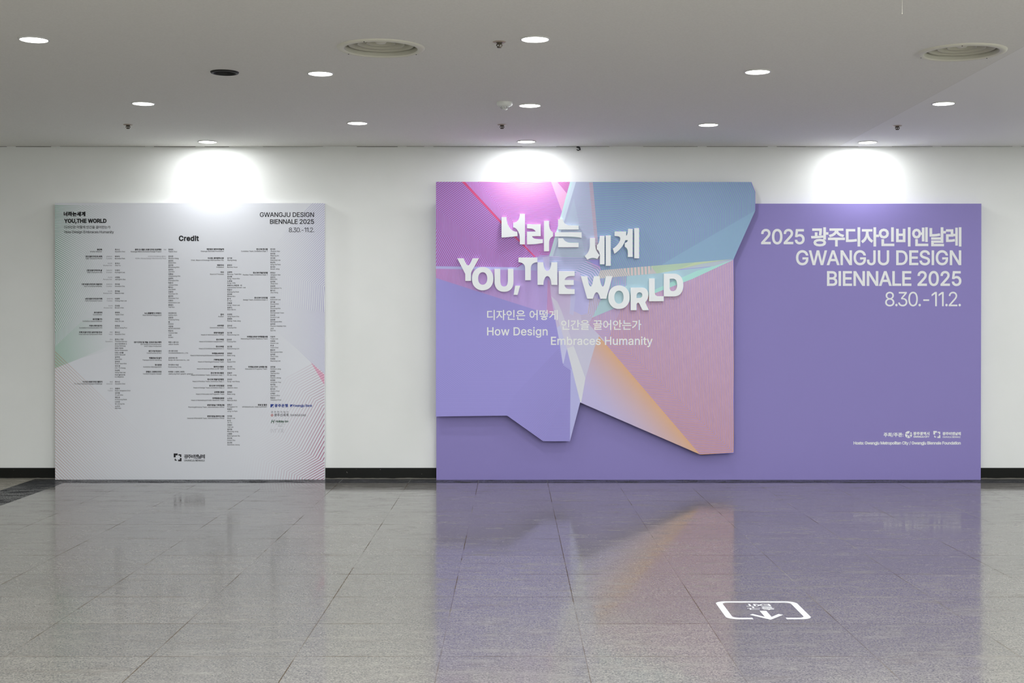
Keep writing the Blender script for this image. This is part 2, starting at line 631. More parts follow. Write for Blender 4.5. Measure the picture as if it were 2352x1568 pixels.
# round air diffusers
def diffuser(loc, label, sag=0.0):
    r = empty('air_diffuser', (loc[0], loc[1], CEIL))
    v, f = lathe([(0.212, 0.02), (0.206, -0.004), (0.211, -0.010), (0.232, -0.011), (0.246, -0.006), (0.249, 0.0)], 72)
    mesh_obj('flange', v, f, M_VENT, r, smooth=True)
    v, f = lathe([(0.214, 0.16), (0.214, 0.012)], 64)
    v2, f2 = lathe([(0.0005, 0.16), (0.214, 0.16)], 64)
    mesh_obj('duct', *join((v, f), (v2, f2)), M_DUCT, r, smooth=False)
    v, f = lathe([(0.2135, 0.045), (0.2045, 0.040), (0.2045, -0.004), (0.2075, -0.006)], 64)
    mesh_obj('collar', v, f, M_VANE, r, smooth=True)
    for k, (ri, ro, z0, z1) in enumerate(((0.138, 0.186, 0.070, 0.012), (0.084, 0.134, 0.085, 0.016), (0.034, 0.082, 0.095, 0.022))):
        v, f = lathe([(ri, z0), (ri + (ro - ri) * 0.45, z0 * 0.45 + z1 * 0.55), (ro - 0.006, z1 + 0.003), (ro, z1), (ro - 0.001, z1 + 0.005), (ri + 0.004, z0 + 0.004)], 64, closed=True)
        mesh_obj('cone_vane', v, f, M_VANE, r, smooth=True)
    v, f = lathe([(0.0005, 0.024), (0.026, 0.025), (0.032, 0.032), (0.028, 0.05), (0.02, 0.12), (0.0005, 0.12)], 32)
    mesh_obj('center_cap', v, f, M_VENT, r, smooth=True)
    for a in (0.6, 2.6, 4.4):
        v, f = lathe([(0.0005, -0.0125), (0.003, -0.012), (0.004, -0.0095)], 10)
        v = [(p[0] + 0.231 * math.cos(a), p[1] + 0.231 * math.sin(a), p[2] - 0.001) for p in v]
        mesh_obj('screw', v, f, M_BLACK, r)
    return tag(r, label, 'air vent', 'round ceiling air diffusers')
diffuser(VENTS[0], 'round cream air diffuser with concentric cones, left of the front sprinkler')
diffuser(VENTS[1], 'round cream air diffuser with concentric cones, beside the ceiling seam on the right')

# sprinklers
def make_sprinkler():
    r = empty('sprinkler', (0, 0, CEIL))
    v, f = lathe([(0.012, -0.002), (0.02, -0.006), (0.034, -0.004), (0.037, 0.0)], 32)
    mesh_obj('escutcheon', v, f, M_PLATE, r, smooth=True)
    v, f = lathe([(0.0005, 0.0), (0.017, 0.0), (0.016, -0.008), (0.010, -0.015), (0.0005, -0.016)], 20)
    arms = [tube([(s_ * 0.009, 0, -0.010), (s_ * 0.016, 0, -0.020), (s_ * 0.011, 0, -0.027), (0, 0, -0.030)], 0.0036, 8) for s_ in (-1, 1)]
    bulb = lathe([(0.0005, -0.013), (0.0035, -0.016), (0.0035, -0.028), (0.0005, -0.032)], 12)
    mesh_obj('frame', *join((v, f), *arms, bulb), M_BRASS, r, smooth=True)
    v, f = lathe([(0.0005, -0.027), (0.011, -0.027), (0.014, -0.030), (0.012, -0.033), (0.0005, -0.034)], 24)
    mesh_obj('deflector', v, f, M_BRASS, r, smooth=True)
    return r
sp0 = make_sprinkler()
for i, (u, v, lab) in enumerate((
        (1147, 96, 'small brass sprinkler nearest the viewer, left of a lit downlight'),
        (294, 286, 'small dark sprinkler on the ceiling above the left edge of the credit panel'),
        (1153, 286, 'small dark sprinkler right behind the white smoke detector'),
        (2061, 288.5, 'small dark sprinkler beyond the ceiling seam on the right'))):
    o = sp0 if i == 0 else copy_tree(sp0)
    o.location = (*ceil_at(u, v), CEIL)
    tag(o, lab, 'sprinkler', 'ceiling sprinklers')

# smoke detector
r = empty('smoke_detector', (*ceil_at(1159, 235), CEIL))
v, f = lathe([(0.0565, 0.0), (0.0565, -0.012), (0.054, -0.020), (0.045, -0.027)], 48)
mesh_obj('base', v, f, M_PLAST, r, smooth=True)
v, f = lathe([(0.045, -0.027), (0.034, -0.031), (0.026, -0.037), (0.020, -0.046), (0.016, -0.052), (0.0005, -0.053)], 40)
mesh_obj('sensor_head', v, f, M_PLAST, r, smooth=True)
for k in range(10):
    a = 2 * math.pi * (k + 0.3) / 10
    pts = [(rr * math.cos(a), rr * math.sin(a), zz) for rr, zz in ((0.0325, -0.0325), (0.0265, -0.0380), (0.0205, -0.0465))]
    mesh_obj('vent_slot', *tube(pts, 0.0016, 6), M_GREYINK, r)
tag(r, 'round white smoke detector on the ceiling, left of a lit downlight', 'smoke detector')

# black cable loop hanging where wall meets ceiling
hx, hz = wx(1328, D_WALL), CEIL
r = empty('cable_loop', (hx, D_WALL, hz))
pts = []
for k in range(21):
    a = math.radians(-60 + 300 * k / 20)
    pts.append((0.0155 * math.sin(a) * 1.0, -0.009, -0.020 + 0.0155 * math.cos(a)))
loop2 = [(-0.012, -0.008, -0.004), (-0.004, -0.010, -0.013), (0.008, -0.010, -0.018), (0.017, -0.008, -0.026), (0.019, -0.007, -0.034)]
mesh_obj('wire', *join(tube(pts, 0.0042, 8), tube(loop2, 0.0038, 8)), M_BLACK, r, smooth=True)
v, f = box((-0.012, -0.006, -0.05), (0.012, 0.0, -0.020))
mesh_obj('clip', v, f, M_PLAST, r)
tag(r, 'small black cable loop on a white clip at the top of the wall', 'cable')

# fine thread hanging from the ceiling
tx_, td_ = wx(2072.5, 6.3), 6.3
v, f = tube([(tx_, td_, CEIL), (tx_ + 0.0005, td_, CEIL - 0.05), (tx_, td_, wz(31, td_))], 0.0006, 6)
v2, f2 = lathe([(0.0002, wz(31, td_) + 0.003), (0.0018, wz(31, td_) + 0.001), (0.0018, wz(31, td_) - 0.001), (0.0002, wz(31, td_) - 0.003)], 10, (tx_, td_))
tag(mesh_obj('hanging_thread', *join((v, f), (v2, f2)), M_THREAD), 'pale fine thread dangling from the ceiling near the right diffuser', 'thread')

INTER = """
A480|201,509 276,509 463,0 395,0 287,302 232,478 245,478 213,371 85,0 16,0|110,199 370,199 370,142 110,142
B456|60,509 241,509 289,504 310,499 345,481 359,469 381,442 394,410 398,374 395,344 387,320 373,301 356,286 315,267 315,262 339,257 363,245 385,227 402,203 414,173 418,136 417,117 408,83 390,52 362,28 324,10 275,1 60,0|245,57 272,58 296,63 315,70 330,80 341,92 354,120 355,137 352,161 342,184 327,203 306,218 279,228 248,231 125,231 125,57|238,285 265,288 288,296 308,309 323,326 333,348 336,372 330,403 323,417 313,429 299,439 283,446 263,450 125,452 125,285
C510|235,-5 205,1 177,11 150,25 126,42 104,63 86,88 70,115 57,146 48,179 42,215 40,254 42,293 57,362 70,393 104,445 126,466 150,484 177,498 205,508 235,514 267,516 305,513 340,504 373,490 402,471 427,447 448,418 463,385 473,348 408,348 401,373 375,413 357,428 315,449 267,456 245,454 203,443 184,432 166,419 137,385 125,364 109,314 103,254 105,223 109,194 125,145 151,105 166,89 184,76 223,59 267,53 315,60 357,81 375,96 389,114 401,136 408,160 473,160 463,124 448,91 428,62 402,38 373,19 341,5 305,-4 267,-7
D502|96,0 96,57 244,58 296,70 337,94 368,128 388,172 398,226 399,255 394,312 379,361 368,381 338,415 320,428 299,438 275,446 249,450 93,452 93,509 261,507 325,492 353,478 399,441 418,418 446,361 455,329 462,255 460,217 455,181 446,149 433,119 417,92 398,68 376,48 351,31 322,17 256,2|125,0 60,0 60,509 125,509
E419|60,509 372,509 372,452 125,452 125,286 355,286 355,229 125,229 125,57 375,57 375,0 60,0
F410|60,509 369,509 369,452 125,452 125,278 346,278 346,221 125,221 125,0 60,0
G520|236,-5 205,1 176,11 149,25 125,43 85,88 69,116 47,179 40,254 42,293 47,329 69,393 103,445 125,466 149,484 175,498 203,508 233,514 265,516 304,513 340,504 374,489 403,469 429,445 449,416 465,384 474,349 408,349 399,372 373,411 356,427 337,439 315,448 291,454 265,456 243,454 202,443 183,432 150,404 137,385 125,364 109,314 103,254 105,223 109,194 125,145 151,105 184,76 203,66 246,54 290,54 328,63 345,71 374,93 386,107 404,141 414,180 415,202 434,199 283,199 283,256 478,256 476,170 463,115 451,91 419,50 399,33 377,19 326,0 269,-7
H517|60,509 125,509 125,289 392,289 392,509 457,509 457,0 392,0 392,232 125,232 125,0 60,0
I185|60,509 125,509 125,0 60,0
J396|153,-4 124,3 98,15 75,33 57,55 44,81 36,111 33,173 98,173 99,123 104,104 111,88 122,74 149,56 166,51 204,51 220,56 248,74 266,104 272,145 272,509 336,509 336,145 334,111 326,81 313,55 294,33 271,15 246,3 217,-4 185,-7
K467|104,216 174,303 364,509 448,509 231,276 228,276 104,145|60,509 125,509 125,0 60,0|188,259 228,309 449,0 372,0
L393|60,509 125,509 125,57 361,57 361,0 60,0
M628|60,509 152,509 277,187 322,49 307,49 342,158 476,509 568,509 568,0 504,0 504,327 507,457 513,457 482,363 342,0 286,0 170,291 112,457 119,457 122,328 122,0 60,0
N523|60,509 136,509 363,151 414,55 405,54 399,157 399,509 463,509 463,0 387,0 177,331 108,452 119,454 125,291 125,0 60,0
O533|235,-5 205,1 177,11 150,25 126,42 105,63 86,88 70,115 57,146 48,179 42,215 40,254 42,293 57,362 70,393 86,421 126,466 150,484 177,498 205,508 235,514 267,516 299,514 329,508 357,498 384,484 408,466 448,421 464,393 477,362 486,329 493,254 491,215 486,179 477,146 464,115 429,63 408,42 384,25 357,11 329,1 299,-5 267,-7|289,54 330,66 349,76 367,89 396,123 418,168 425,194 429,223 429,286 418,341 408,365 383,404 367,420 330,443 310,450 267,456 223,450 203,443 184,433 151,404 125,364 116,340 109,314 103,254 109,194 116,168 125,144 151,105 184,76 203,66 245,54
P445|60,509 235,509 289,503 312,497 350,476 379,447 398,411 407,370 409,348 404,304 390,265 366,233 332,207 289,191 263,187 109,186 109,242 233,242 269,246 297,256 318,272 333,294 342,319 344,348 342,376 333,402 318,423 297,439 268,449 232,452 125,452 125,0 60,0
Q533|313,159 468,-48 401,-48 245,159|235,-5 205,1 177,11 150,25 126,42 105,63 86,88 70,115 57,146 48,179 42,215 40,254 42,293 57,362 70,393 86,421 126,466 150,484 177,498 205,508 235,514 267,516 299,514 329,508 357,498 384,484 408,466 448,421 464,393 477,362 486,329 493,254 491,215 486,179 477,146 464,115 429,63 408,42 384,25 357,11 329,1 299,-5 267,-7|289,54 330,66 349,76 367,89 396,123 418,168 425,194 429,223 429,286 418,341 408,365 383,404 367,420 330,443 310,450 267,456 223,450 203,443 184,433 151,404 125,364 116,340 109,314 103,254 109,194 116,168 125,144 151,105 184,76 203,66 245,54
R449|60,509 236,509 290,504 313,497 351,478 380,450 399,415 408,374 408,330 405,309 390,271 367,240 333,217 312,209 264,199 96,198 96,255 234,255 269,258 298,267 319,281 334,300 342,324 345,352 342,380 334,405 319,425 298,440 269,449 233,452 125,452 125,0 60,0|230,229 303,229 428,0 353,0
S447|197,-8 149,1 108,19 91,31 76,45 54,77 46,96 38,137 104,137 110,110 123,88 142,71 166,59 194,52 224,49 257,52 286,60 311,74 329,92 341,114 346,139 342,161 332,179 296,205 154,249 128,260 86,289 60,326 54,348 53,393 65,431 75,448 87,463 119,488 158,506 180,511 227,516 252,514 275,511 316,498 351,476 377,449 387,433 399,397 401,378 337,378 334,396 326,412 316,426 302,437 286,447 267,453 225,459 194,456 167,448 145,435 129,418 118,398 115,376 119,352 131,334 148,319 169,308 312,264 359,238 379,220 395,198 405,171 407,118 403,99 386,64 374,48 343,21 302,2 278,-4 252,-8
T449|32,509 417,509 417,452 257,452 257,0 193,0 193,452 32,452
U517|230,-7 177,5 154,15 114,43 98,60 85,80 66,124 60,173 60,509 124,509 124,178 128,144 133,128 160,87 187,68 220,56 259,52 298,56 331,68 357,87 377,113 389,144 393,178 393,509 457,509 457,173 456,148 443,101 419,60 403,43 363,15 340,5 288,-7
V480|16,509 84,509 192,206 248,31 235,31 267,138 395,509 463,509 278,0 204,0
W686|16,509 82,509 163,196 197,40 189,40 211,145 306,509 380,509 462,196 497,40 488,40 510,145 603,509 670,509 530,0 455,0 368,323 351,391 336,475 350,475 335,395 318,323 230,0 155,0
X474|217,284 217,236 29,509 104,509 204,361 243,292 232,292 252,329 374,509 446,509 259,239 259,287 456,0 382,0 268,165 230,231 244,231 225,196 182,129 91,0 18,0
Y472|203,208 16,509 91,509 222,292 250,230 224,230 251,293 381,509 455,509 268,208 268,0 203,0
Z438|42,46 306,431 341,476 348,454 40,452 40,509 397,509 397,462 134,81 97,33 90,54 152,57 399,57 399,0 42,0
a389|126,-5 94,5 68,22 40,58 31,90 30,108 34,138 43,161 58,179 78,193 100,203 125,211 252,230 265,235 273,243 276,255 273,279 267,297 256,311 240,322 220,329 196,331 171,329 132,313 107,288 100,274 41,291 57,322 79,346 104,364 133,375 163,382 194,384 239,379 263,372 286,360 306,343 322,320 333,290 337,251 337,0 277,0 277,52 272,52 252,25 236,12 215,1 190,-6 160,-9|202,49 228,59 248,74 263,93 272,115 276,138 276,190 259,182 134,159 103,139 95,124 92,105 94,87 102,72 114,61 130,52 149,47 170,45
b424|198,-5 172,4 153,17 138,31 118,59 112,59 112,0 53,0 53,509 114,509 114,319 118,319 137,346 171,373 197,381 252,383 294,371 313,361 330,347 359,313 379,270 389,218 389,160 379,108 359,64 346,45 330,29 294,5 252,-7|237,48 253,51 279,66 301,88 316,117 325,151 328,189 325,227 316,261 301,290 280,311 253,325 237,329 203,329 174,320 161,312 140,291 125,263 116,229 113,189 116,150 125,115 140,86 150,75 174,57 188,51 220,47
c396|182,-7 159,-2 117,16 98,30 68,64 46,108 40,133 34,187 36,216 46,268 56,291 68,312 98,346 137,371 159,378 182,383 234,383 284,368 324,341 353,301 362,277 303,262 298,276 281,301 270,311 242,325 226,329 189,329 158,319 145,310 124,287 108,258 99,224 96,187 99,151 108,117 124,89 145,66 173,51 207,46 243,52 271,66 292,89 304,117 363,102 354,78 341,56 325,37 306,21 261,-1 235,-6
d424|172,-7 130,5 94,29 79,45 55,84 39,133 35,160 35,218 46,270 66,313 79,332 95,347 112,361 131,371 173,383 228,381 253,373 272,360 287,346 306,319 311,319 311,509 372,509 372,0 313,0 313,59 307,59 287,31 252,4 227,-5|221,48 236,51 263,65 284,86 299,115 309,150 312,189 309,229 300,263 284,291 263,312 251,320 221,329 187,329 157,319 145,311 124,290 108,261 99,227 96,189 99,151 109,117 124,88 145,66 172,51 188,48
e404|185,-7 161,-2 117,16 98,30 68,64 46,108 40,132 35,159 35,215 39,242 55,290 67,311 97,346 135,370 157,378 180,383 236,382 266,374 294,361 319,341 341,315 357,282 368,242 371,169 97,169 100,139 110,106 128,80 151,61 179,50 212,46 254,53 271,61 297,88 306,105 365,91 353,63 335,39 311,19 283,4 249,-5|309,221 307,237 298,269 283,294 263,314 237,326 205,330 173,326 159,321 125,294 109,270 99,241 97,221
f254|228,327 6,327 6,379 228,379|81,432 84,461 96,486 113,505 135,519 161,527 187,530 222,527 243,521 227,468 195,474 171,470 154,460 145,443 142,419 142,0 81,0
g425|168,-148 134,-140 105,-127 82,-110 64,-91 51,-69 101,-41 136,-78 154,-88 178,-95 229,-96 267,-85 295,-62 304,-47 310,-28 311,68 306,68 287,41 272,28 252,16 227,8 195,5 152,10 132,17 95,39 80,53 55,90 39,136 35,163 35,220 46,271 66,314 80,332 112,361 152,378 173,383 196,384 228,382 253,373 273,360 288,346 308,319 313,319 313,379 372,379 372,-9 367,-54 360,-73 350,-90 324,-117 291,-136 251,-147 207,-151|237,63 264,75 285,95 300,121 309,154 312,193 309,231 300,264 285,291 264,312 251,320 222,329 188,329 158,320 145,312 124,290 109,262 99,229 96,193 99,155 109,123 124,96 145,76 172,63 205,59
h410|114,0 53,0 53,509 114,509 114,287 102,287 124,332 137,349 152,362 187,379 227,384 280,376 309,360 332,336 341,321 353,285 357,240 357,0 296,0 295,256 283,291 273,304 246,323 229,328 210,329 184,326 161,317 141,303 126,283 117,257 114,227
i167|53,379 114,379 114,0 53,0|67,446 54,455 44,468 41,483 44,499 54,512 67,521 84,524 100,521 114,512 123,499 126,483 123,468 114,455 100,446 84,443
j167|114,379 114,-30 111,-63 102,-90 86,-113 65,-129 37,-139 -10,-143 -10,-87 25,-83 40,-72 50,-54 53,-29 53,379|67,446 53,455 44,468 41,483 44,499 53,512 67,521 83,524 100,521 114,512 123,499 126,483 123,468 114,455 100,446 83,443
k381|110,212 121,212 284,379 360,379 184,199 177,199 110,137|53,509 114,509 114,0 53,0|148,186 191,229 372,0 294,0
l167|53,530 114,530 114,0 53,0
m610|53,379 112,379 112,295 108,295 118,323 132,346 151,363 172,376 195,384 239,385 273,372 287,361 309,331 321,295 312,295 322,321 337,343 357,361 381,375 407,383 437,386 468,383 510,364 522,354 541,328 553,296 557,255 557,0 496,0 494,273 490,289 473,313 447,326 419,330 395,328 374,320 358,307 345,290 338,270 335,247 335,0 274,0 273,275 262,301 242,320 229,326 199,330 178,328 158,320 140,307 126,289 117,266 114,238 114,0 53,0
n410|114,0 53,0 53,379 112,379 112,287 102,287 112,312 137,349 169,372 187,379 227,384 280,376 309,360 332,336 341,321 353,285 357,240 357,0 296,0 295,256 283,291 273,304 246,323 229,328 210,329 184,326 161,317 141,303 126,283 117,257 114,227
o415|182,-7 159,-2 117,16 98,30 68,64 46,108 40,133 34,187 36,216 46,268 56,291 68,312 98,346 137,371 159,378 182,383 233,383 278,371 299,360 317,346 347,312 369,268 376,243 380,216 380,159 369,108 359,85 347,64 317,30 299,16 256,-2 233,-7|226,48 257,57 270,66 292,89 307,117 316,151 319,187 316,224 307,258 292,287 270,310 257,319 226,329 189,329 158,319 145,310 124,287 108,258 99,224 96,187 99,151 108,117 124,89 145,66 173,51 207,46
p424|53,379 112,379 112,319 118,319 137,346 152,360 171,373 197,381 252,383 294,371 313,361 330,347 359,313 379,270 389,218 389,160 379,108 370,84 346,45 330,29 294,5 252,-7 198,-5 173,4 153,17 138,31 118,59 114,59 114,-143 53,-143|237,48 253,51 279,66 301,88 316,117 325,151 328,189 325,227 316,261 301,290 280,311 253,325 237,329 203,329 174,320 161,312 140,291 125,263 116,229 113,189 116,150 125,115 140,86 150,75 174,57 188,51 220,47
q424|311,-143 311,59 306,59 287,31 272,17 252,4 227,-5 172,-7 130,5 94,29 66,64 46,108 39,133 34,189 35,218 46,270 55,293 79,332 112,361 151,378 173,383 196,384 228,381 253,373 287,346 307,319 313,319 313,379 372,379 372,-143|221,48 236,51 263,65 284,86 299,115 309,150 312,189 309,229 300,263 284,291 263,312 251,320 221,329 187,329 157,319 145,311 124,290 108,261 99,227 96,189 99,151 109,117 124,88 145,66 172,51 188,48
r259|53,379 112,379 112,321 115,321 130,347 140,358 166,375 196,384 243,384 243,322 207,326 182,323 159,315 140,301 126,284 117,262 114,237 114,0 53,0
s365|145,-5 112,3 84,18 62,38 45,63 36,94 94,107 105,79 124,60 150,49 181,45 200,46 232,55 255,71 267,91 265,121 254,136 237,147 125,177 104,186 72,208 53,237 48,255 47,274 51,305 65,332 87,354 115,370 149,381 187,384 223,381 254,372 279,358 299,339 314,316 324,290 268,277 258,298 243,316 232,323 219,328 187,333 156,329 131,317 114,299 109,277 112,258 124,243 144,232 254,202 275,194 292,183 317,158 325,142 330,125 330,90 321,61 312,47 290,24 260,6 223,-5 182,-8
t227|204,327 6,327 6,379 204,379|126,471 128,76 136,61 150,53 170,50 202,54 213,2 192,-3 145,-3 107,10 92,21 80,35 67,71 65,471
u410|146,-1 115,11 89,31 69,59 57,95 53,139 53,379 114,379 114,144 119,105 137,75 150,64 164,56 200,50 226,53 249,62 268,77 283,97 293,122 296,153 296,379 357,379 357,0 298,0 298,92 307,92 297,67 286,47 257,17 240,7 203,-4 182,-5
v389|17,379 84,379 165,155 206,21 184,21 224,155 305,379 371,379 226,0 163,0
w567|23,379 87,379 154,137 175,41 165,41 186,135 252,379 316,379 382,136 402,41 391,41 413,135 480,379 545,379 429,0 368,0 319,172 277,338 291,338 263,225 199,0 138,0
x379|171,218 171,171 29,379 100,379 207,206 175,206 233,306 282,379 352,379 209,169 209,214 358,0 287,0 231,85 173,182 205,182 148,85 91,0 21,0
y389|61,-86 88,-90 104,-89 118,-84 130,-74 141,-58 163,-1 17,379 84,379 165,155 206,21 184,21 202,87 305,379 371,379 204,-58 177,-107 159,-124 139,-136 117,-143 91,-145 65,-143 47,-139
z380|42,46 254,320 254,323 48,323 48,379 333,379 333,331 126,60 126,56 339,56 339,0 42,0
0453|199,-5 174,1 130,24 111,41 80,86 69,113 53,178 49,214 49,294 53,330 69,395 95,447 112,467 130,484 151,498 174,508 200,514 227,516 254,514 279,508 302,498 323,484 342,467 358,447 372,422 384,395 400,330 404,294 404,214 400,178 384,113 373,86 359,62 342,41 323,24 279,1 254,-5 227,-7|245,51 276,63 290,74 303,87 323,122 340,194 344,254 340,314 330,365 323,387 313,405 303,422 276,446 245,458 227,460 209,458 177,446 151,422 140,405 123,365 113,314 109,254 113,194 123,144 140,103 163,74 177,63 209,51
1330|246,0 182,0 182,440 50,352 50,424 172,509 246,509
2453|64,47 282,282 311,327 318,348 320,371 317,397 308,419 293,436 273,449 250,457 224,460 196,457 172,447 153,433 139,413 130,390 127,362 66,362 71,405 86,442 98,459 126,486 162,505 182,511 225,516 247,514 268,511 306,497 323,486 350,461 370,428 380,392 381,372 371,318 357,290 336,259 306,223 153,60 153,57 389,57 389,0 64,0
3453|173,-3 152,2 114,19 83,43 70,57 52,91 46,111 44,132 109,132 115,107 126,87 144,71 165,59 191,52 219,50 248,53 275,61 297,74 315,93 325,116 329,145 326,172 316,196 299,217 275,234 242,244 201,248 157,248 157,299 288,448 288,452 70,452 70,509 372,509 372,461 211,278 211,289 239,290 287,284 327,265 359,239 381,205 392,166 392,123 380,84 358,50 344,36 309,12 288,4 243,-6 218,-7
4453|40,158 247,509 311,509 109,163 413,163 413,105 40,105|282,121 282,318 343,318 343,0 282,0
5453|199,-6 159,3 140,11 108,32 94,45 73,76 66,93 60,130 122,130 127,108 138,89 154,73 173,60 196,52 221,50 250,53 276,64 298,82 314,104 324,131 328,162 324,193 314,221 297,244 275,262 248,273 218,277 192,275 167,268 145,258 128,246 67,253 96,509 366,509 366,452 151,452 134,301 155,315 178,325 203,331 229,334 263,330 294,321 321,306 345,285 364,260 379,231 388,199 390,139 379,95 357,57 343,41 309,15 268,-1 221,-7
6453|203,-5 161,5 125,26 109,40 84,74 75,94 65,138 64,162 68,199 80,239 102,285 252,509 322,509 151,261 145,261 165,288 179,299 214,312 257,313 298,303 316,295 332,284 359,257 378,221 388,180 388,134 384,112 368,73 356,55 343,39 310,14 271,-2 249,-6|254,52 279,63 299,79 314,101 324,128 327,157 324,187 314,213 299,235 279,251 254,262 226,265 198,262 174,252 153,235 138,214 128,188 125,158 128,128 138,102 153,79 174,63 198,52 226,48
7453|323,448 323,452 62,452 62,509 391,509 391,449 165,0 97,0
8453|201,-6 156,3 136,11 117,21 86,47 64,78 57,96 52,135 55,166 65,195 81,220 101,241 125,256 153,265 119,282 105,293 83,324 76,342 70,380 75,417 82,434 101,464 114,477 146,498 184,511 226,516 269,511 306,498 337,477 361,450 370,434 377,417 382,380 376,342 369,324 347,293 318,273 300,265 327,256 351,241 372,220 387,195 397,166 401,135 395,96 388,78 366,47 335,21 317,11 275,-2 251,-6|258,52 285,60 307,74 323,91 333,113 337,139 333,165 322,189 305,208 283,223 256,232 226,235 196,232 169,223 147,208 130,189 119,165 115,139 119,113 129,91 145,74 167,60 195,52 226,49|252,292 274,300 293,313 307,330 316,351 319,376 316,399 308,420 294,437 275,449 252,457 226,460 200,457 177,449 159,437 145,420 136,399 133,376 136,351 145,330 159,313 178,300 201,292 226,290
9453|249,514 291,503 328,482 343,468 368,434 384,393 388,371 389,347 385,309 373,270 350,224 315,168 200,0 130,0 301,248 307,248 299,234 273,210 238,196 195,196 175,199 137,214 106,237 83,269 74,287 65,329 65,375 69,397 75,417 96,454 125,483 162,504 182,510 226,516|199,457 174,446 154,429 138,407 129,381 125,352 129,322 138,295 154,274 174,257 199,247 226,243 254,247 279,257 299,273 314,295 324,321 327,350 324,381 314,407 299,429 279,446 254,457 226,460
.188|78,-1 63,9 53,24 50,41 53,59 63,73 78,83 95,87 113,83 128,73 138,59 141,41 138,24 128,9 113,-1 95,-4
,188|68,71 137,71 84,-119 38,-119
-453|337,188 114,188 114,244 337,244
&448|173,-6 129,4 110,12 78,34 65,47 45,78 35,114 34,133 37,163 47,189 63,213 85,235 140,279 237,352 255,375 262,405 258,427 253,437 237,452 226,457 201,461 184,459 168,453 155,444 145,431 139,416 137,399 139,380 145,363 169,327 438,0 364,0 121,293 87,344 78,370 75,398 79,430 91,458 109,481 134,499 165,510 200,513 235,510 266,499 290,482 308,459 320,433 324,404 322,382 305,342 275,308 154,217 128,195 110,174 100,154 97,131 100,108 109,87 124,70 143,57 166,49 193,46 223,50 251,59 278,75 301,95 321,121 336,151 346,186 349,224 408,224 405,180 397,144 385,115 371,92 320,34 305,23 271,7 234,-3 197,-7
(273|92,264 114,384 132,441 153,494 177,539 236,539 191,428 174,370 161,313 151,207 160,115 172,67 209,-38 236,-96 177,-96 156,-59 124,16 102,93 90,169
)273|64,-37 86,18 102,69 120,162 122,207 112,313 99,370 62,485 37,539 97,539 121,494 142,441 159,384 173,323 181,264 183,168 171,92 149,15 117,-59 97,-96 37,-96
/249|71,-76 14,-76 178,533 235,533
+453|198,364 255,364 255,34 198,34|61,226 391,226 391,172 61,172
:188|78,-1 63,9 53,24 50,41 53,59 63,73 78,83 95,87 113,83 128,73 138,59 141,41 138,24 128,9 113,-1 95,-4|78,274 63,284 53,299 50,316 53,334 63,349 78,359 95,362 113,359 128,349 138,334 141,316 138,299 128,284 113,274 95,271
"""
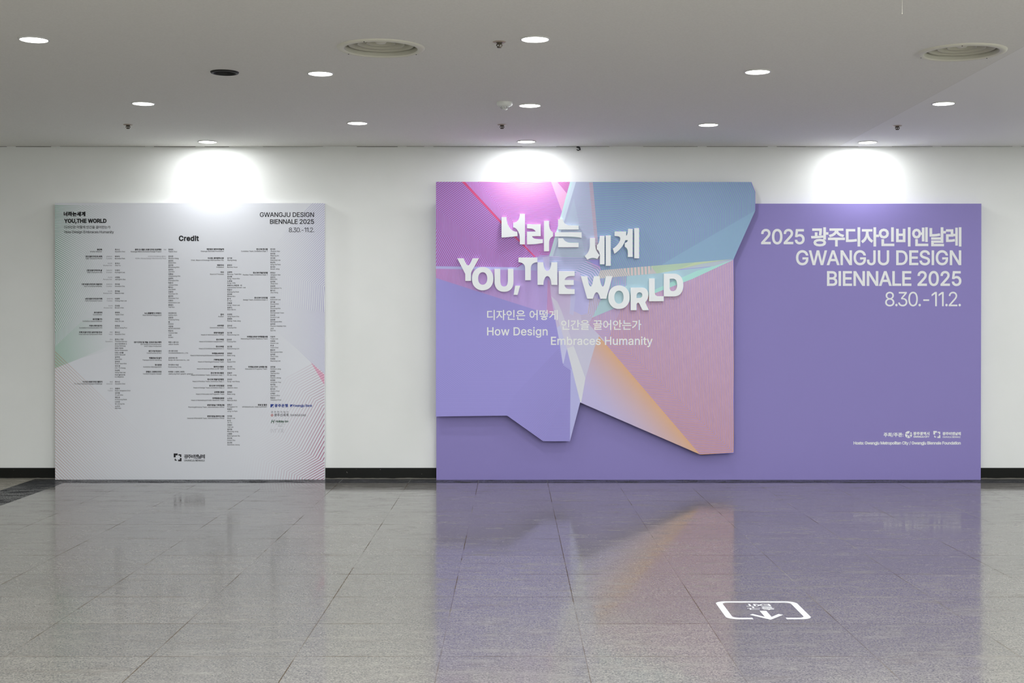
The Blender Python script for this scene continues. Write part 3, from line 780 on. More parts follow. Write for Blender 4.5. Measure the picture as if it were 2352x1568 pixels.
HANGUL = """
가|662,827 662,-77 745,-77 745,391 889,391 889,460 745,460 745,827|97,730 97,661 429,661 375,461 250,292 55,158 101,94 338,267 471,483 512,730
간|668,827 668,166 752,166 752,483 885,483 885,553 752,553 752,827|88,757 88,688 419,688 364,541 238,422 51,336 86,269 311,380 457,545 509,757|188,233 188,-58 791,-58 791,10 271,10 271,233
감|182,272 182,-65 752,-65 752,272|670,204 670,2 264,2 264,204|669,827 669,314 752,314 752,538 885,538 885,607 752,607 752,827|89,768 89,701 416,701 363,561 238,449 49,371 82,304 310,406 455,563 506,768
강|468,275 312,254 210,193 173,99 210,5 312,-55 468,-76 624,-55 726,5 762,99 726,193 624,254|468,209 581,196 655,158 681,99 655,41 581,3 468,-10 355,3 281,41 255,99 281,158 355,196|669,827 669,286 752,286 752,524 885,524 885,593 752,593 752,827|90,760 90,692 417,692 363,548 238,432 51,350 85,283 311,390 456,551 507,760
개|536,803 536,-33 614,-33 614,395 736,395 736,-78 816,-78 816,827 736,827 736,463 614,463 614,803|85,710 85,642 355,642 316,464 219,306 50,175 98,116 300,283 406,485 436,710
게|739,827 739,-78 818,-78 818,827|89,712 89,644 355,644 312,465 212,308 50,177 98,117 211,198 299,289 364,390 551,390 551,-32 629,-32 629,803 551,803 551,457 394,457 418,539 433,624 437,712
경|500,275 341,254 237,194 200,101 237,7 341,-53 500,-74 658,-53 762,7 799,101 762,194 658,254|500,209 615,196 690,159 717,101 690,43 615,6 500,-7 384,6 309,43 282,101 309,159 384,196|108,759 108,691 426,691 372,548 248,432 62,351 96,285 270,358 401,461 485,593 711,593 711,472 475,472 475,404 711,404 711,285 794,285 794,826 711,826 711,660 506,660 516,759
계|739,827 739,-78 818,-78 818,827|89,712 89,644 354,644 311,465 211,308 49,177 98,117 245,230 347,361 409,508 557,508 557,349 394,349 394,281 557,281 557,-32 636,-32 636,803 557,803 557,576 424,576 435,666 436,712
고|137,736 137,668 687,668 677,397 653,238 737,228 760,393 769,529 770,736|368,441 368,118 50,118 50,49 867,49 867,118 450,118 450,441
공|455,256 288,236 180,179 141,89 180,0 288,-56 455,-76 622,-56 731,0 770,89 731,179 622,236|455,192 579,180 659,144 688,89 659,36 579,1 455,-11 332,1 252,36 223,89 252,144 332,180|147,781 147,714 681,714 674,559 657,474 738,465 756,552 763,781|386,580 386,406 51,406 51,338 866,338 866,406 468,406 468,580
과|91,728 91,660 465,660 456,464 439,327 521,320 539,471 547,728|51,120 417,132 610,154 605,216 314,194 314,469 232,469 232,192 41,189|660,827 660,-78 743,-78 743,378 887,378 887,449 743,449 743,827
관|99,757 99,688 466,688 458,545 442,449 524,441 540,550 546,640 547,757|53,290 228,292 422,302 615,326 610,387 515,376 317,363 317,555 235,555 235,360 44,358|670,827 670,146 754,146 754,463 883,463 883,533 754,533 754,827|182,208 182,-58 783,-58 783,10 265,10 265,208
괄|99,777 99,710 465,710 457,590 443,511 524,502 540,596 547,777|53,365 423,376 616,399 610,458 316,436 316,597 235,597 235,434 44,432|670,827 670,340 754,340 754,544 883,544 883,612 754,612 754,827|164,-4 164,-68 787,-68 787,-4 246,-4 246,91 754,91 754,300 162,300 162,237 671,237 671,152 164,152
광|462,251 302,232 198,176 162,89 198,0 302,-56 462,-75 622,-56 726,0 762,89 726,176 622,232|462,186 578,174 652,141 678,89 652,36 578,2 462,-9 346,2 271,36 245,89 271,141 346,174|99,770 99,702 465,702 457,570 442,484 523,477 540,575 546,656 547,770|53,324 229,326 422,337 615,360 610,420 417,402 317,397 317,574 235,574 235,395 44,393|670,827 670,263 754,263 754,511 883,511 883,581 754,581 754,827
교|135,736 135,668 690,668 681,392 658,244 740,235 763,389 772,736|474,416 474,118 333,118 333,416 250,416 250,118 50,118 50,49 867,49 867,118 556,118 556,416
구|50,380 50,311 415,311 415,-79 498,-79 498,311 867,311 867,380 735,380 753,499 759,600 760,768 152,768 152,701 678,701 677,600 670,499 650,380
국|135,228 135,161 686,161 686,-78 769,-78 769,228 500,228 500,393 870,393 870,461 741,461 757,560 764,784 154,784 154,716 682,716 681,644 658,461 50,461 50,393 417,393 417,228
그|50,123 50,54 867,54 867,123|139,731 139,663 676,663 665,378 640,209 724,200 748,376 758,731
근|50,411 50,343 870,343 870,411 741,411 757,524 764,773 154,773 154,705 682,705 675,525 657,411|158,242 158,-57 791,-57 791,11 240,11 240,242
기|709,827 709,-78 792,-78 792,827|103,729 103,662 442,662 389,461 264,292 61,158 105,91 349,264 484,480 526,729
김|708,826 708,316 791,316 791,826|207,272 207,-65 791,-65 791,272|710,206 710,2 288,2 288,206|108,768 108,702 434,702 379,561 252,449 60,372 93,306 322,406 470,562 523,768
끌|477,792 477,724 686,724 683,664 674,588 654,495 384,495 407,608 415,697 416,792 122,792 122,724 335,724 332,664 321,588 300,495 50,495 50,428 869,428 869,495 738,495 758,607 765,696 766,792|150,1 150,-65 793,-65 793,1 232,1 232,109 764,109 764,334 147,334 147,268 682,268 682,172 150,172
나|662,827 662,-77 745,-77 745,397 889,397 889,466 745,466 745,827|86,221 86,152 296,155 439,168 588,192 578,262 436,238 168,221 168,738 86,738
날|669,827 669,371 752,371 752,570 885,570 885,640 752,640 752,827|93,484 93,414 300,417 439,430 586,454 576,523 436,500 304,488 176,484 176,787 93,787|180,2 180,-66 784,-66 784,2 262,2 262,105 752,105 752,327 178,327 178,261 669,261 669,169 180,169
너|435,529 435,461 712,461 712,-79 795,-79 795,827 712,827 712,529|99,210 99,140 309,143 444,155 583,177 573,246 442,225 314,214 182,210 182,726 99,726
네|739,827 739,-78 818,-78 818,827|93,223 93,151 259,153 480,181 468,252 367,235 176,223 176,730 93,730|547,805 547,523 345,523 345,455 547,455 547,-32 626,-32 626,805
노|150,750 150,348 417,348 417,107 50,107 50,39 870,39 870,107 500,107 500,348 776,348 776,416 234,416 234,750
뉴|154,781 154,454 771,454 771,522 237,522 237,781|50,324 50,256 261,256 261,-78 344,-78 344,256 573,256 573,-78 656,-78 656,256 867,256 867,324
는|49,366 49,299 869,299 869,366|160,794 160,488 775,488 775,555 242,555 242,794|154,208 154,-56 780,-56 780,12 237,12 237,208
니|708,827 708,-78 790,-78 790,827|107,227 107,155 325,159 471,173 625,199 614,269 327,231 189,227 189,738 107,738
다|662,827 662,-79 745,-79 745,401 893,401 893,470 745,470 745,827|89,739 89,147 315,149 453,158 588,177 578,248 449,229 171,217 171,671 508,671 508,739
단|669,827 669,172 752,172 752,490 886,490 886,559 752,559 752,827|92,749 92,332 327,334 460,344 583,363 573,431 331,403 174,401 174,681 491,681 491,749|189,238 189,-58 792,-58 792,10 271,10 271,238
대|533,807 533,-31 610,-31 610,396 738,396 738,-78 817,-78 817,827 738,827 738,464 610,464 610,807|82,717 82,145 264,147 476,172 468,241 373,225 165,215 165,649 418,649 418,717
도|154,754 154,337 417,337 417,105 50,105 50,36 870,36 870,105 499,105 499,337 775,337 775,404 237,404 237,686 766,686 766,754
독|141,221 141,154 685,154 685,-85 767,-85 767,221|153,790 153,484 417,484 417,376 50,376 50,309 867,309 867,376 500,376 500,484 774,484 774,552 236,552 236,723 766,723 766,790
동|458,249 292,230 185,174 148,86 185,-2 292,-58 458,-77 624,-58 730,-2 767,86 730,174 624,230|458,184 579,172 657,139 684,86 657,33 579,-1 458,-12 336,-1 259,33 232,86 259,139 336,172|153,785 153,485 418,485 418,381 50,381 50,314 868,314 868,381 499,381 499,485 772,485 772,552 235,552 235,719 766,719 766,785
두|162,774 162,423 766,423 766,490 246,490 246,706 754,706 754,774|49,305 49,237 416,237 416,-75 498,-75 498,237 869,237 869,305
드|50,114 50,45 870,45 870,114|154,743 154,325 775,325 775,393 236,393 236,675 766,675 766,743
디|707,827 707,-79 790,-79 790,827|108,741 108,145 345,147 485,157 619,176 611,246 482,227 348,218 191,216 191,672 535,672 535,741
땡|516,264 348,244 240,186 202,94 240,2 348,-56 516,-76 684,-56 792,2 830,94 792,186 684,244|516,198 639,186 718,150 746,94 718,37 639,2 516,-11 393,2 314,37 286,94 314,150 393,186|747,827 747,590 646,590 646,809 569,809 569,302 646,302 646,521 747,521 747,275 826,275 826,827|77,753 77,354 218,360 288,372 279,440 154,423 154,685 270,685 270,753|311,753 311,357 461,362 531,375 522,443 387,426 387,685 508,685 508,753
떻|496,181 358,166 271,122 240,52 271,-19 358,-62 496,-77 634,-62 721,-19 752,52 721,122 634,166|496,122 587,114 644,90 664,52 644,14 587,-10 496,-18 405,-10 347,14 327,52 347,90 405,114|456,374 456,288 174,288 174,223 819,223 819,288 539,288 539,374|74,782 74,410 173,411 242,416 320,429 312,496 255,485 155,477 155,716 300,716 300,782|350,782 350,410 485,411 564,417 642,430 634,497 569,485 503,478 432,476 432,716 600,716 600,782|559,639 559,574 721,574 721,346 803,346 803,827 721,827 721,639
라|663,827 663,-79 745,-79 745,398 893,398 893,468 745,468 745,827|85,743 85,675 411,675 411,486 87,486 87,139 316,142 455,152 592,172 584,240 453,221 319,211 169,209 169,418 493,418 493,743
란|669,826 669,160 752,160 752,479 886,479 886,549 752,549 752,826|194,211 194,-58 793,-58 793,10 278,10 278,211|87,767 87,699 413,699 413,572 89,572 89,300 314,302 590,329 582,398 449,380 171,368 171,508 494,508 494,767
람|182,243 182,-66 752,-66 752,243|671,177 671,2 263,2 263,177|669,826 669,287 752,287 752,525 886,525 886,595 752,595 752,826|87,778 87,710 413,710 413,593 89,593 89,334 314,336 590,364 582,431 317,405 171,403 171,529 494,529 494,778
래|78,729 78,660 336,660 336,479 80,479 80,138 360,147 479,164 472,232 363,217 160,208 160,411 416,411 416,729|533,807 533,-31 610,-31 610,402 738,402 738,-78 817,-78 817,827 738,827 738,470 610,470 610,807
러|539,480 539,411 711,411 711,-79 793,-79 793,827 711,827 711,480|81,743 81,675 404,675 404,494 84,494 84,138 302,140 566,168 559,237 434,219 166,208 166,426 485,426 485,743
레|738,827 738,-78 817,-78 817,827|78,727 78,659 320,659 320,480 80,480 80,145 251,147 363,154 483,171 476,239 365,223 261,216 160,214 160,413 400,413 400,727|555,805 555,502 443,502 443,434 555,434 555,-30 633,-30 633,805
렌|733,826 733,146 812,146 812,826|89,753 89,687 328,687 328,556 91,556 91,286 269,288 487,313 478,379 378,363 172,353 172,493 409,493 409,753|555,810 555,577 445,577 445,508 555,508 555,170 634,170 634,810|222,214 222,-58 839,-58 839,10 305,10 305,214
로|152,340 152,272 417,272 417,103 50,103 50,34 870,34 870,103 499,103 499,272 789,272 789,340 234,340 234,486 768,486 768,760 150,760 150,692 686,692 686,552 152,552
류|49,288 49,221 262,221 262,-78 345,-78 345,221 573,221 573,-78 656,-78 656,221 869,221 869,288|150,448 150,380 790,380 790,448 233,448 233,559 770,559 770,792 147,792 147,724 686,724 686,622 150,622
리|709,827 709,-79 791,-79 791,827|100,743 100,675 434,675 434,487 102,487 102,140 476,152 632,173 624,241 473,222 186,209 186,420 518,420 518,743
린|708,826 708,160 790,160 790,826|201,212 201,-58 816,-58 816,10 284,10 284,212|95,762 95,695 424,695 424,564 97,564 97,289 329,291 609,319 600,387 466,368 178,357 178,500 505,500 505,762
림|708,826 708,290 791,290 791,826|207,241 207,-66 791,-66 791,241|710,174 710,2 288,2 288,174|95,772 95,705 424,705 424,590 97,590 97,333 325,335 609,362 599,430 462,412 178,402 178,525 505,525 505,772
마|86,736 86,152 501,152 501,736|419,670 419,219 167,219 167,670|662,827 662,-78 745,-78 745,396 893,396 893,466 745,466 745,827
만|87,745 87,327 503,327 503,745|422,678 422,394 168,394 168,678|669,827 669,164 752,164 752,483 885,483 885,552 752,552 752,827|189,227 189,-58 792,-58 792,10 271,10 271,227
멀|428,713 428,476 173,476 173,713|711,827 711,632 509,632 509,779 92,779 92,409 509,409 509,565 711,565 711,364 793,364 793,827|213,1 213,-66 827,-66 827,1 295,1 295,99 793,99 793,317 211,317 211,251 711,251 711,162 213,162
멤|733,826 733,303 813,303 813,826|361,696 361,433 168,433 168,696|219,258 219,-66 813,-66 813,258|731,192 731,2 300,2 300,192|90,761 90,370 439,370 439,537 560,537 560,313 639,313 639,808 560,808 560,606 439,606 439,761
모|689,685 689,392 227,392 227,685|146,752 146,326 417,326 417,107 50,107 50,38 870,38 870,107 499,107 499,326 770,326 770,752
무|154,777 154,424 764,424 764,777|682,710 682,490 235,490 235,710|49,302 49,234 416,234 416,-77 498,-77 498,234 869,234 869,302
문|155,784 155,467 762,467 762,784|681,718 681,533 236,533 236,718|49,365 49,297 424,297 424,114 506,114 506,297 869,297 869,365|153,201 153,-58 778,-58 778,10 236,10 236,201
뮤|154,778 154,425 764,425 764,778|682,711 682,492 235,492 235,711|49,304 49,236 258,236 258,-84 341,-84 341,236 579,236 579,-84 662,-84 662,236 869,236 869,304
미|101,738 101,149 517,149 517,738|437,672 437,216 183,216 183,672|707,827 707,-79 790,-79 790,827
민|97,748 97,327 519,327 519,748|438,681 438,394 178,394 178,681|708,826 708,176 791,176 791,826|210,238 210,-48 819,-48 819,20 293,20 293,238
밀|97,777 97,407 519,407 519,777|438,710 438,473 178,473 178,710|708,827 708,362 790,362 790,827|208,-1 208,-68 821,-68 821,-1 289,-1 289,98 790,98 790,316 206,316 206,250 709,250 709,159 208,159
및|97,768 97,399 519,399 519,768|438,702 438,465 178,465 178,702|708,827 708,308 790,308 790,827|463,334 463,246 197,246 197,182 462,182 418,96 308,27 161,-11 190,-75 320,-42 429,14 504,90 578,15 686,-42 815,-75 844,-11 698,29 590,98 547,182 812,182 812,246 546,246 546,334
박|164,233 164,165 669,165 669,-78 752,-78 752,233|87,770 87,342 506,342 506,770 424,770 424,629 169,629 169,770|169,563 424,563 424,409 169,409|669,827 669,281 752,281 752,523 885,523 885,592 752,592 752,827
발|87,789 87,395 506,395 506,789 424,789 424,660 169,660 169,789|169,595 424,595 424,462 169,462|669,827 669,360 752,360 752,564 885,564 885,632 752,632 752,827|180,-1 180,-68 784,-68 784,-1 261,-1 261,97 752,97 752,317 178,317 178,251 670,251 670,159 180,159
백|90,769 90,347 440,347 440,769 362,769 362,626 169,626 169,769|169,561 362,561 362,414 169,414|206,229 206,161 730,161 730,-78 812,-78 812,229|539,809 539,289 617,289 617,523 733,523 733,283 812,283 812,826 733,826 733,592 617,592 617,809
버|169,455 420,455 420,217 169,217|86,756 86,149 501,149 501,423 712,423 712,-79 794,-79 794,827 712,827 712,491 501,491 501,756 420,756 420,521 169,521 169,756
범|177,567 421,567 421,420 177,420|207,257 207,-66 794,-66 794,257|713,190 713,2 289,2 289,190|711,827 711,598 503,598 503,776 421,776 421,633 177,633 177,776 94,776 94,352 503,352 503,529 711,529 711,302 794,302 794,827
법|177,576 421,576 421,434 177,434|215,289 215,-65 793,-65 793,289 711,289 711,180 297,180 297,289|297,114 711,114 711,3 297,3|711,827 711,605 503,605 503,780 421,780 421,642 177,642 177,780 94,780 94,366 503,366 503,536 711,536 711,333 794,333 794,827
별|177,591 421,591 421,458 177,458|711,634 711,534 503,534 503,634|94,785 94,391 503,391 503,469 711,469 711,355 793,355 793,827 711,827 711,698 503,698 503,785 421,785 421,656 177,656 177,785|213,1 213,-66 827,-66 827,1 295,1 295,96 793,96 793,311 211,311 211,245 711,245 711,159 213,159
병|177,561 421,561 421,412 177,412|496,261 335,241 231,183 195,92 231,1 335,-56 496,-76 657,-56 761,1 797,92 761,183 657,241|496,196 613,184 688,148 715,92 688,36 613,1 496,-11 379,1 304,36 277,92 304,148 379,184|503,612 711,612 711,494 503,494|711,827 711,679 503,679 503,771 421,771 421,627 177,627 177,771 94,771 94,346 503,346 503,426 711,426 711,280 794,280 794,827
보|229,534 689,534 689,368 229,368|146,763 146,300 417,300 417,106 50,106 50,37 870,37 870,106 499,106 499,300 771,300 771,763 689,763 689,602 229,602 229,763
부|153,790 153,399 765,399 765,790 682,790 682,666 235,666 235,790|235,599 682,599 682,467 235,467|49,291 49,224 416,224 416,-78 498,-78 498,224 869,224 869,291
비|707,827 707,-79 790,-79 790,827|101,750 101,139 527,139 527,750 445,750 445,512 184,512 184,750|184,446 445,446 445,208 184,208
빈|97,762 97,315 520,315 520,762 438,762 438,612 179,612 179,762|179,546 438,546 438,382 179,382|708,826 708,158 791,158 791,826|204,225 204,-58 813,-58 813,10 287,10 287,225
빌|708,827 708,355 790,355 790,827|97,790 97,394 520,394 520,790 438,790 438,660 179,660 179,790|179,595 438,595 438,461 179,461|209,-2 209,-68 822,-68 822,-2 289,-2 289,94 791,94 791,308 206,308 206,243 709,243 709,155 209,155
사|271,749 271,587 240,423 156,279 37,182 88,115 183,187 260,290 313,415 366,298 441,201 532,133 583,199 466,292 384,430 353,587 353,749|662,827 662,-78 745,-78 745,390 893,390 893,461 745,461 745,827
산|272,772 272,661 244,529 166,421 46,350 91,284 188,338 265,416 316,513 368,425 442,355 535,306 577,372 461,439 382,539 354,658 354,772|669,827 669,159 752,159 752,480 885,480 885,550 752,550 752,827|190,223 190,-58 792,-58 792,10 274,10 274,223
삶|468,298 468,-70 752,-70 752,298|679,236 679,-8 541,-8 541,236|271,791 271,717 243,589 164,485 44,417 86,350 185,403 262,480 315,576 366,492 438,425 530,379 575,444 458,507 381,602 353,719 353,791|669,827 669,345 752,345 752,560 885,560 885,628 752,628 752,827|129,-6 129,-70 361,-65 440,-53 432,11 363,0 210,-6 210,91 413,91 413,298 127,298 127,235 333,235 333,152 129,152
상|464,254 305,234 202,178 166,89 202,0 305,-57 464,-76 623,-57 724,0 760,89 724,178 623,234|464,188 579,176 653,142 679,89 653,35 579,2 464,-10 348,2 274,35 248,89 274,142 348,176|270,780 270,688 242,557 165,449 46,377 90,311 186,365 262,443 313,540 364,454 437,385 528,336 572,401 457,466 380,564 352,681 352,780|669,827 669,278 752,278 752,523 885,523 885,593 752,593 752,827
서|712,827 712,520 502,520 502,452 712,452 712,-79 794,-79 794,827|283,749 283,587 252,422 169,278 49,180 101,113 196,186 273,290 326,416 379,297 455,199 550,129 600,196 481,288 398,427 367,587 367,749
석|190,242 190,175 711,175 711,-78 794,-78 794,242|711,827 711,638 514,638 514,569 711,569 711,292 794,292 794,827|276,781 276,686 248,556 170,449 51,378 95,311 192,365 267,442 319,539 369,451 442,381 534,331 578,397 463,464 386,563 358,682 358,781
선|711,826 711,614 514,614 514,545 711,545 711,150 794,150 794,826|277,772 277,661 248,528 170,418 51,345 95,279 192,335 268,415 319,515 370,424 443,351 534,300 579,365 464,434 387,537 359,658 359,772|213,225 213,-58 815,-58 815,10 296,10 296,225
설|711,827 711,663 514,663 514,595 711,595 711,360 794,360 794,827|214,1 214,-66 827,-66 827,1 295,1 295,97 794,97 794,314 212,314 212,248 712,248 712,160 214,160|276,798 276,714 247,591 168,490 49,424 93,358 190,409 266,482 318,575 370,492 444,425 535,379 579,444 463,507 385,601 357,714 357,798
섭|215,288 215,-66 793,-66 793,288 711,288 711,179 297,179 297,288|297,113 711,113 711,2 297,2|514,654 514,586 711,586 711,331 793,331 793,827 711,827 711,654|276,793 276,698 247,574 169,471 51,402 93,336 189,388 265,463 317,556 368,471 442,403 535,356 577,421 462,484 385,579 357,693 357,793
성|496,265 335,245 231,186 195,94 231,2 335,-56 496,-76 657,-56 761,2 797,94 761,186 657,245|496,199 613,186 688,151 715,94 688,38 613,3 496,-10 379,3 304,38 277,94 304,151 379,186|278,776 278,683 250,552 170,445 49,374 93,307 192,361 269,440 321,538 372,452 444,382 536,334 581,399 465,465 388,565 360,686 360,776|514,636 514,567 711,567 711,292 794,292 794,827 711,827 711,636
세|739,827 739,-78 819,-78 819,827|555,808 555,503 406,503 406,434 555,434 555,-32 633,-32 633,808|238,742 238,569 214,415 146,279 40,179 92,117 173,186 236,281 279,393 320,290 380,202 457,137 504,201 403,297 340,428 318,572 318,742
션|711,826 711,693 529,693 529,625 711,625 711,508 529,508 529,440 711,440 711,151 794,151 794,826|277,776 277,661 248,525 170,413 52,337 96,271 192,328 268,409 319,511 369,416 441,340 531,287 577,352 463,425 387,533 359,661 359,776|213,220 213,-58 815,-58 815,10 296,10 296,220
소|415,328 415,108 50,108 50,40 870,40 870,108 497,108 497,328|412,766 412,697 362,556 239,446 82,386 118,317 254,366 373,452 456,568 539,452 658,366 795,317 831,386 674,446 550,556 499,697 499,766
송|458,237 291,219 185,165 148,80 185,-5 291,-58 458,-76 624,-58 730,-5 767,80 730,165 624,219|458,172 580,161 657,130 684,80 657,30 580,-1 458,-12 336,-1 259,30 232,80 259,130 336,161|50,378 50,311 867,311 867,378 499,378 499,510 417,510 417,378|416,813 416,772 370,661 253,575 99,529 130,463 264,502 379,569 458,661 538,569 652,502 785,463 817,529 663,575 546,661 500,772 500,813
수|416,795 416,744 369,625 249,533 92,483 125,416 262,456 379,529 460,627 541,529 658,456 794,416 827,483 670,533 550,626 502,744 502,795|50,318 50,249 416,249 416,-78 498,-78 498,249 867,249 867,318
숙|416,815 416,774 369,666 252,581 97,535 128,470 263,508 379,575 459,666 539,575 654,509 789,470 820,535 666,582 548,666 501,774 501,815|141,217 141,150 683,150 683,-78 766,-78 766,217 499,217 499,331 867,331 867,399 50,399 50,331 417,331 417,217
스|50,113 50,44 870,44 870,113|412,764 412,695 362,550 239,436 84,373 121,304 256,357 374,445 456,564 539,445 656,356 791,304 829,373 673,436 549,550 499,695 499,764
슬|50,447 50,379 867,379 867,447|416,820 416,787 369,684 251,608 95,567 123,504 261,538 378,599 458,685 539,599 656,538 793,504 822,567 666,608 548,684 501,787 501,820|151,-3 151,-68 789,-68 789,-3 232,-3 232,89 762,89 762,297 149,297 149,233 681,233 681,150 151,150
승|50,395 50,328 867,328 867,395|458,244 291,225 185,171 148,84 185,-4 291,-58 458,-77 624,-58 730,-4 767,84 730,171 624,225|458,180 579,169 657,136 684,84 657,32 579,-1 458,-12 336,-1 259,32 232,84 259,136 336,169|416,812 416,771 369,662 252,578 97,533 129,467 264,505 380,572 459,663 539,572 654,505 788,467 819,533 666,579 548,663 501,771 501,812
시|707,827 707,-79 790,-79 790,827|288,749 288,587 255,419 168,275 45,179 96,110 195,182 275,286 331,413 387,293 466,195 562,128 612,194 490,286 404,425 371,587 371,749
식|187,237 187,169 708,169 708,-78 791,-78 791,237|708,827 708,283 791,283 791,827|285,784 285,696 256,567 177,459 58,386 100,320 198,375 275,453 328,551 382,460 458,387 554,336 595,402 477,470 398,572 369,696 369,784
신|708,826 708,163 791,163 791,826|210,224 210,-58 819,-58 819,10 293,10 293,224|285,776 285,685 257,550 178,436 59,359 103,293 199,350 276,432 328,533 381,438 456,363 551,310 594,376 476,448 398,555 369,685 369,776
실|708,827 708,359 790,359 790,827|209,-1 209,-68 822,-68 822,-1 289,-1 289,95 791,95 791,313 206,313 206,247 709,247 709,158 209,158|285,801 285,732 256,607 176,502 56,433 98,367 196,420 274,496 328,591 382,503 459,432 556,384 597,449 478,514 398,612 369,732 369,801
심|708,826 708,313 791,313 791,826|207,261 207,-66 791,-66 791,261|710,194 710,2 288,2 288,194|285,791 285,703 256,577 177,471 57,401 98,335 197,388 275,466 328,561 382,472 459,401 555,353 596,417 478,483 398,583 369,703 369,791
십|708,827 708,341 791,341 791,827|209,296 209,-66 791,-66 791,296 709,296 709,187 290,187 290,296|290,121 709,121 709,2 290,2|285,797 285,712 256,588 176,485 56,416 97,350 196,402 274,478 328,573 382,485 460,415 557,367 597,432 478,497 398,594 369,712 369,797
아|290,757 172,718 92,609 63,442 92,274 172,165 290,126 408,165 488,274 517,442 488,609 408,718|290,683 367,653 419,569 438,442 419,314 367,230 290,200 213,230 161,314 142,442 161,569 213,653|662,827 662,-78 745,-78 745,396 893,396 893,466 745,466 745,827
안|302,763 181,734 97,656 66,540 97,424 181,346 302,317 423,346 507,424 538,540 507,656 423,734|302,691 382,672 437,619 458,540 437,462 382,409 302,390 223,409 168,462 147,540 168,619 223,672|669,827 669,161 752,161 752,483 885,483 885,552 752,552 752,827|189,229 189,-58 792,-58 792,10 271,10 271,229
야|290,757 172,718 92,609 63,442 92,274 172,165 290,126 408,165 488,274 517,442 488,609 408,718|290,683 367,653 419,569 438,442 419,314 367,230 290,200 213,230 161,314 142,442 161,569 213,653|662,827 662,-78 745,-78 745,261 889,261 889,330 745,330 745,530 889,530 889,600 745,600 745,827
어|291,683 368,653 419,569 438,442 419,314 368,230 291,200 215,230 164,314 145,442 164,569 215,653|712,827 712,482 515,482 479,628 401,723 291,757 174,718 95,609 66,442 95,274 174,165 291,126 403,162 481,261 515,415 712,415 712,-79 794,-79 794,827
엄|297,705 376,687 430,636 450,561 430,486 376,436 297,418 218,436 163,486 143,561 163,636 218,687|207,261 207,-66 794,-66 794,261|713,194 713,2 289,2 289,194|711,827 711,598 526,598 486,691 406,753 297,775 177,748 94,672 64,561 94,450 177,375 297,348 408,371 488,434 527,530 711,530 711,308 794,308 794,827
엔|264,685 331,666 378,613 395,536 378,459 331,407 264,388 197,407 151,459 134,536 151,613 197,666|733,827 733,150 812,150 812,827|562,809 562,569 468,569 434,667 362,732 264,756 158,728 86,651 59,536 86,422 158,345 264,317 362,340 432,404 468,500 562,500 562,176 640,176 640,809|222,237 222,-58 839,-58 839,10 305,10 305,237
역|190,244 190,177 711,177 711,-78 794,-78 794,244|297,705 375,686 430,635 450,559 430,482 375,431 297,412 218,431 163,482 143,559 163,635 218,686|711,626 711,491 519,491 528,535 529,559 525,605 519,626|297,776 177,748 95,672 64,559 95,446 177,369 297,341 371,351 433,379 482,423 711,423 711,294 794,294 794,827 711,827 711,694 483,694 433,738 371,766
연|297,695 375,675 430,622 450,542 430,462 375,409 297,389 218,409 163,462 143,542 163,622 218,675|711,617 711,469 518,469 529,542 517,617|297,769 177,740 95,660 64,542 95,425 177,345 297,316 370,326 432,355 482,401 711,401 711,158 794,158 794,826 711,826 711,685 481,685 432,730 369,759|217,227 217,-58 819,-58 819,10 299,10 299,227
영|297,702 376,684 430,633 450,558 430,483 376,433 297,414 218,433 163,483 143,558 163,633 218,684|496,270 335,249 232,190 195,97 232,4 335,-55 496,-76 657,-55 760,4 797,97 760,190 657,249|496,205 614,192 689,155 716,97 689,39 614,3 496,-10 379,3 303,39 276,97 303,155 379,192|517,629 711,629 711,488 518,488 529,558|711,827 711,696 479,696 430,737 369,764 297,773 177,745 95,670 64,558 95,446 177,371 297,343 369,352 430,379 479,420 711,420 711,292 794,292 794,827
예|739,827 739,-78 819,-78 819,827|253,674 316,645 356,563 371,437 356,310 316,228 253,199 191,228 151,310 137,437 151,563 191,645|561,540 561,333 439,333 447,437 439,540|253,751 152,712 85,604 61,437 85,269 152,160 253,121 324,138 381,186 421,264 561,264 561,-32 640,-32 640,808 561,808 561,608 422,608 381,686 324,734
오|458,701 587,680 674,620 707,531 674,440 587,381 458,360 330,381 243,440 210,531 243,620 330,680|50,107 50,38 870,38 870,107 499,107 499,295 649,332 750,413 787,531 744,656 628,738 458,768 289,738 173,656 130,531 167,413 267,332 417,295 417,107
옥|458,739 582,726 662,689 691,630 662,572 582,534 458,521 334,534 254,572 225,630 254,689 334,726|141,214 141,147 683,147 683,-78 766,-78 766,214|50,367 50,300 867,300 867,367 500,367 500,456 647,482 742,542 776,630 737,725 627,785 458,806 289,785 179,725 140,630 174,542 269,482 417,456 417,367
온|458,733 582,719 662,680 691,620 662,559 582,520 458,507 334,520 254,559 225,620 254,680 334,719|458,800 289,778 179,716 140,620 174,528 270,467 417,440 417,346 50,346 50,278 867,278 867,346 500,346 500,440 647,467 742,528 776,620 737,716 627,778|155,204 155,-58 776,-58 776,10 238,10 238,204
요|458,704 587,683 675,625 707,537 675,449 587,391 458,370 329,391 242,449 210,537 242,625 329,683|458,770 288,741 173,660 130,537 145,462 186,399 251,351 251,107 50,107 50,38 870,38 870,107 668,107 668,352 732,400 773,462 787,537 744,660 629,741|333,107 333,320 458,305 585,320 585,107
용|458,244 291,225 185,172 148,85 185,-3 291,-57 458,-76 624,-57 730,-3 767,85 730,172 624,225|458,180 579,169 657,136 684,85 657,32 579,-1 458,-12 336,-1 259,32 232,85 259,136 336,169|458,745 582,733 663,698 691,642 663,586 582,551 458,539 334,551 253,586 225,642 253,698 334,733|458,810 288,790 179,733 140,642 153,586 191,541 251,507 251,380 50,380 50,313 867,313 867,380 665,380 665,507 725,541 763,586 776,642 737,733 628,790|334,380 334,485 458,475 583,485 583,380
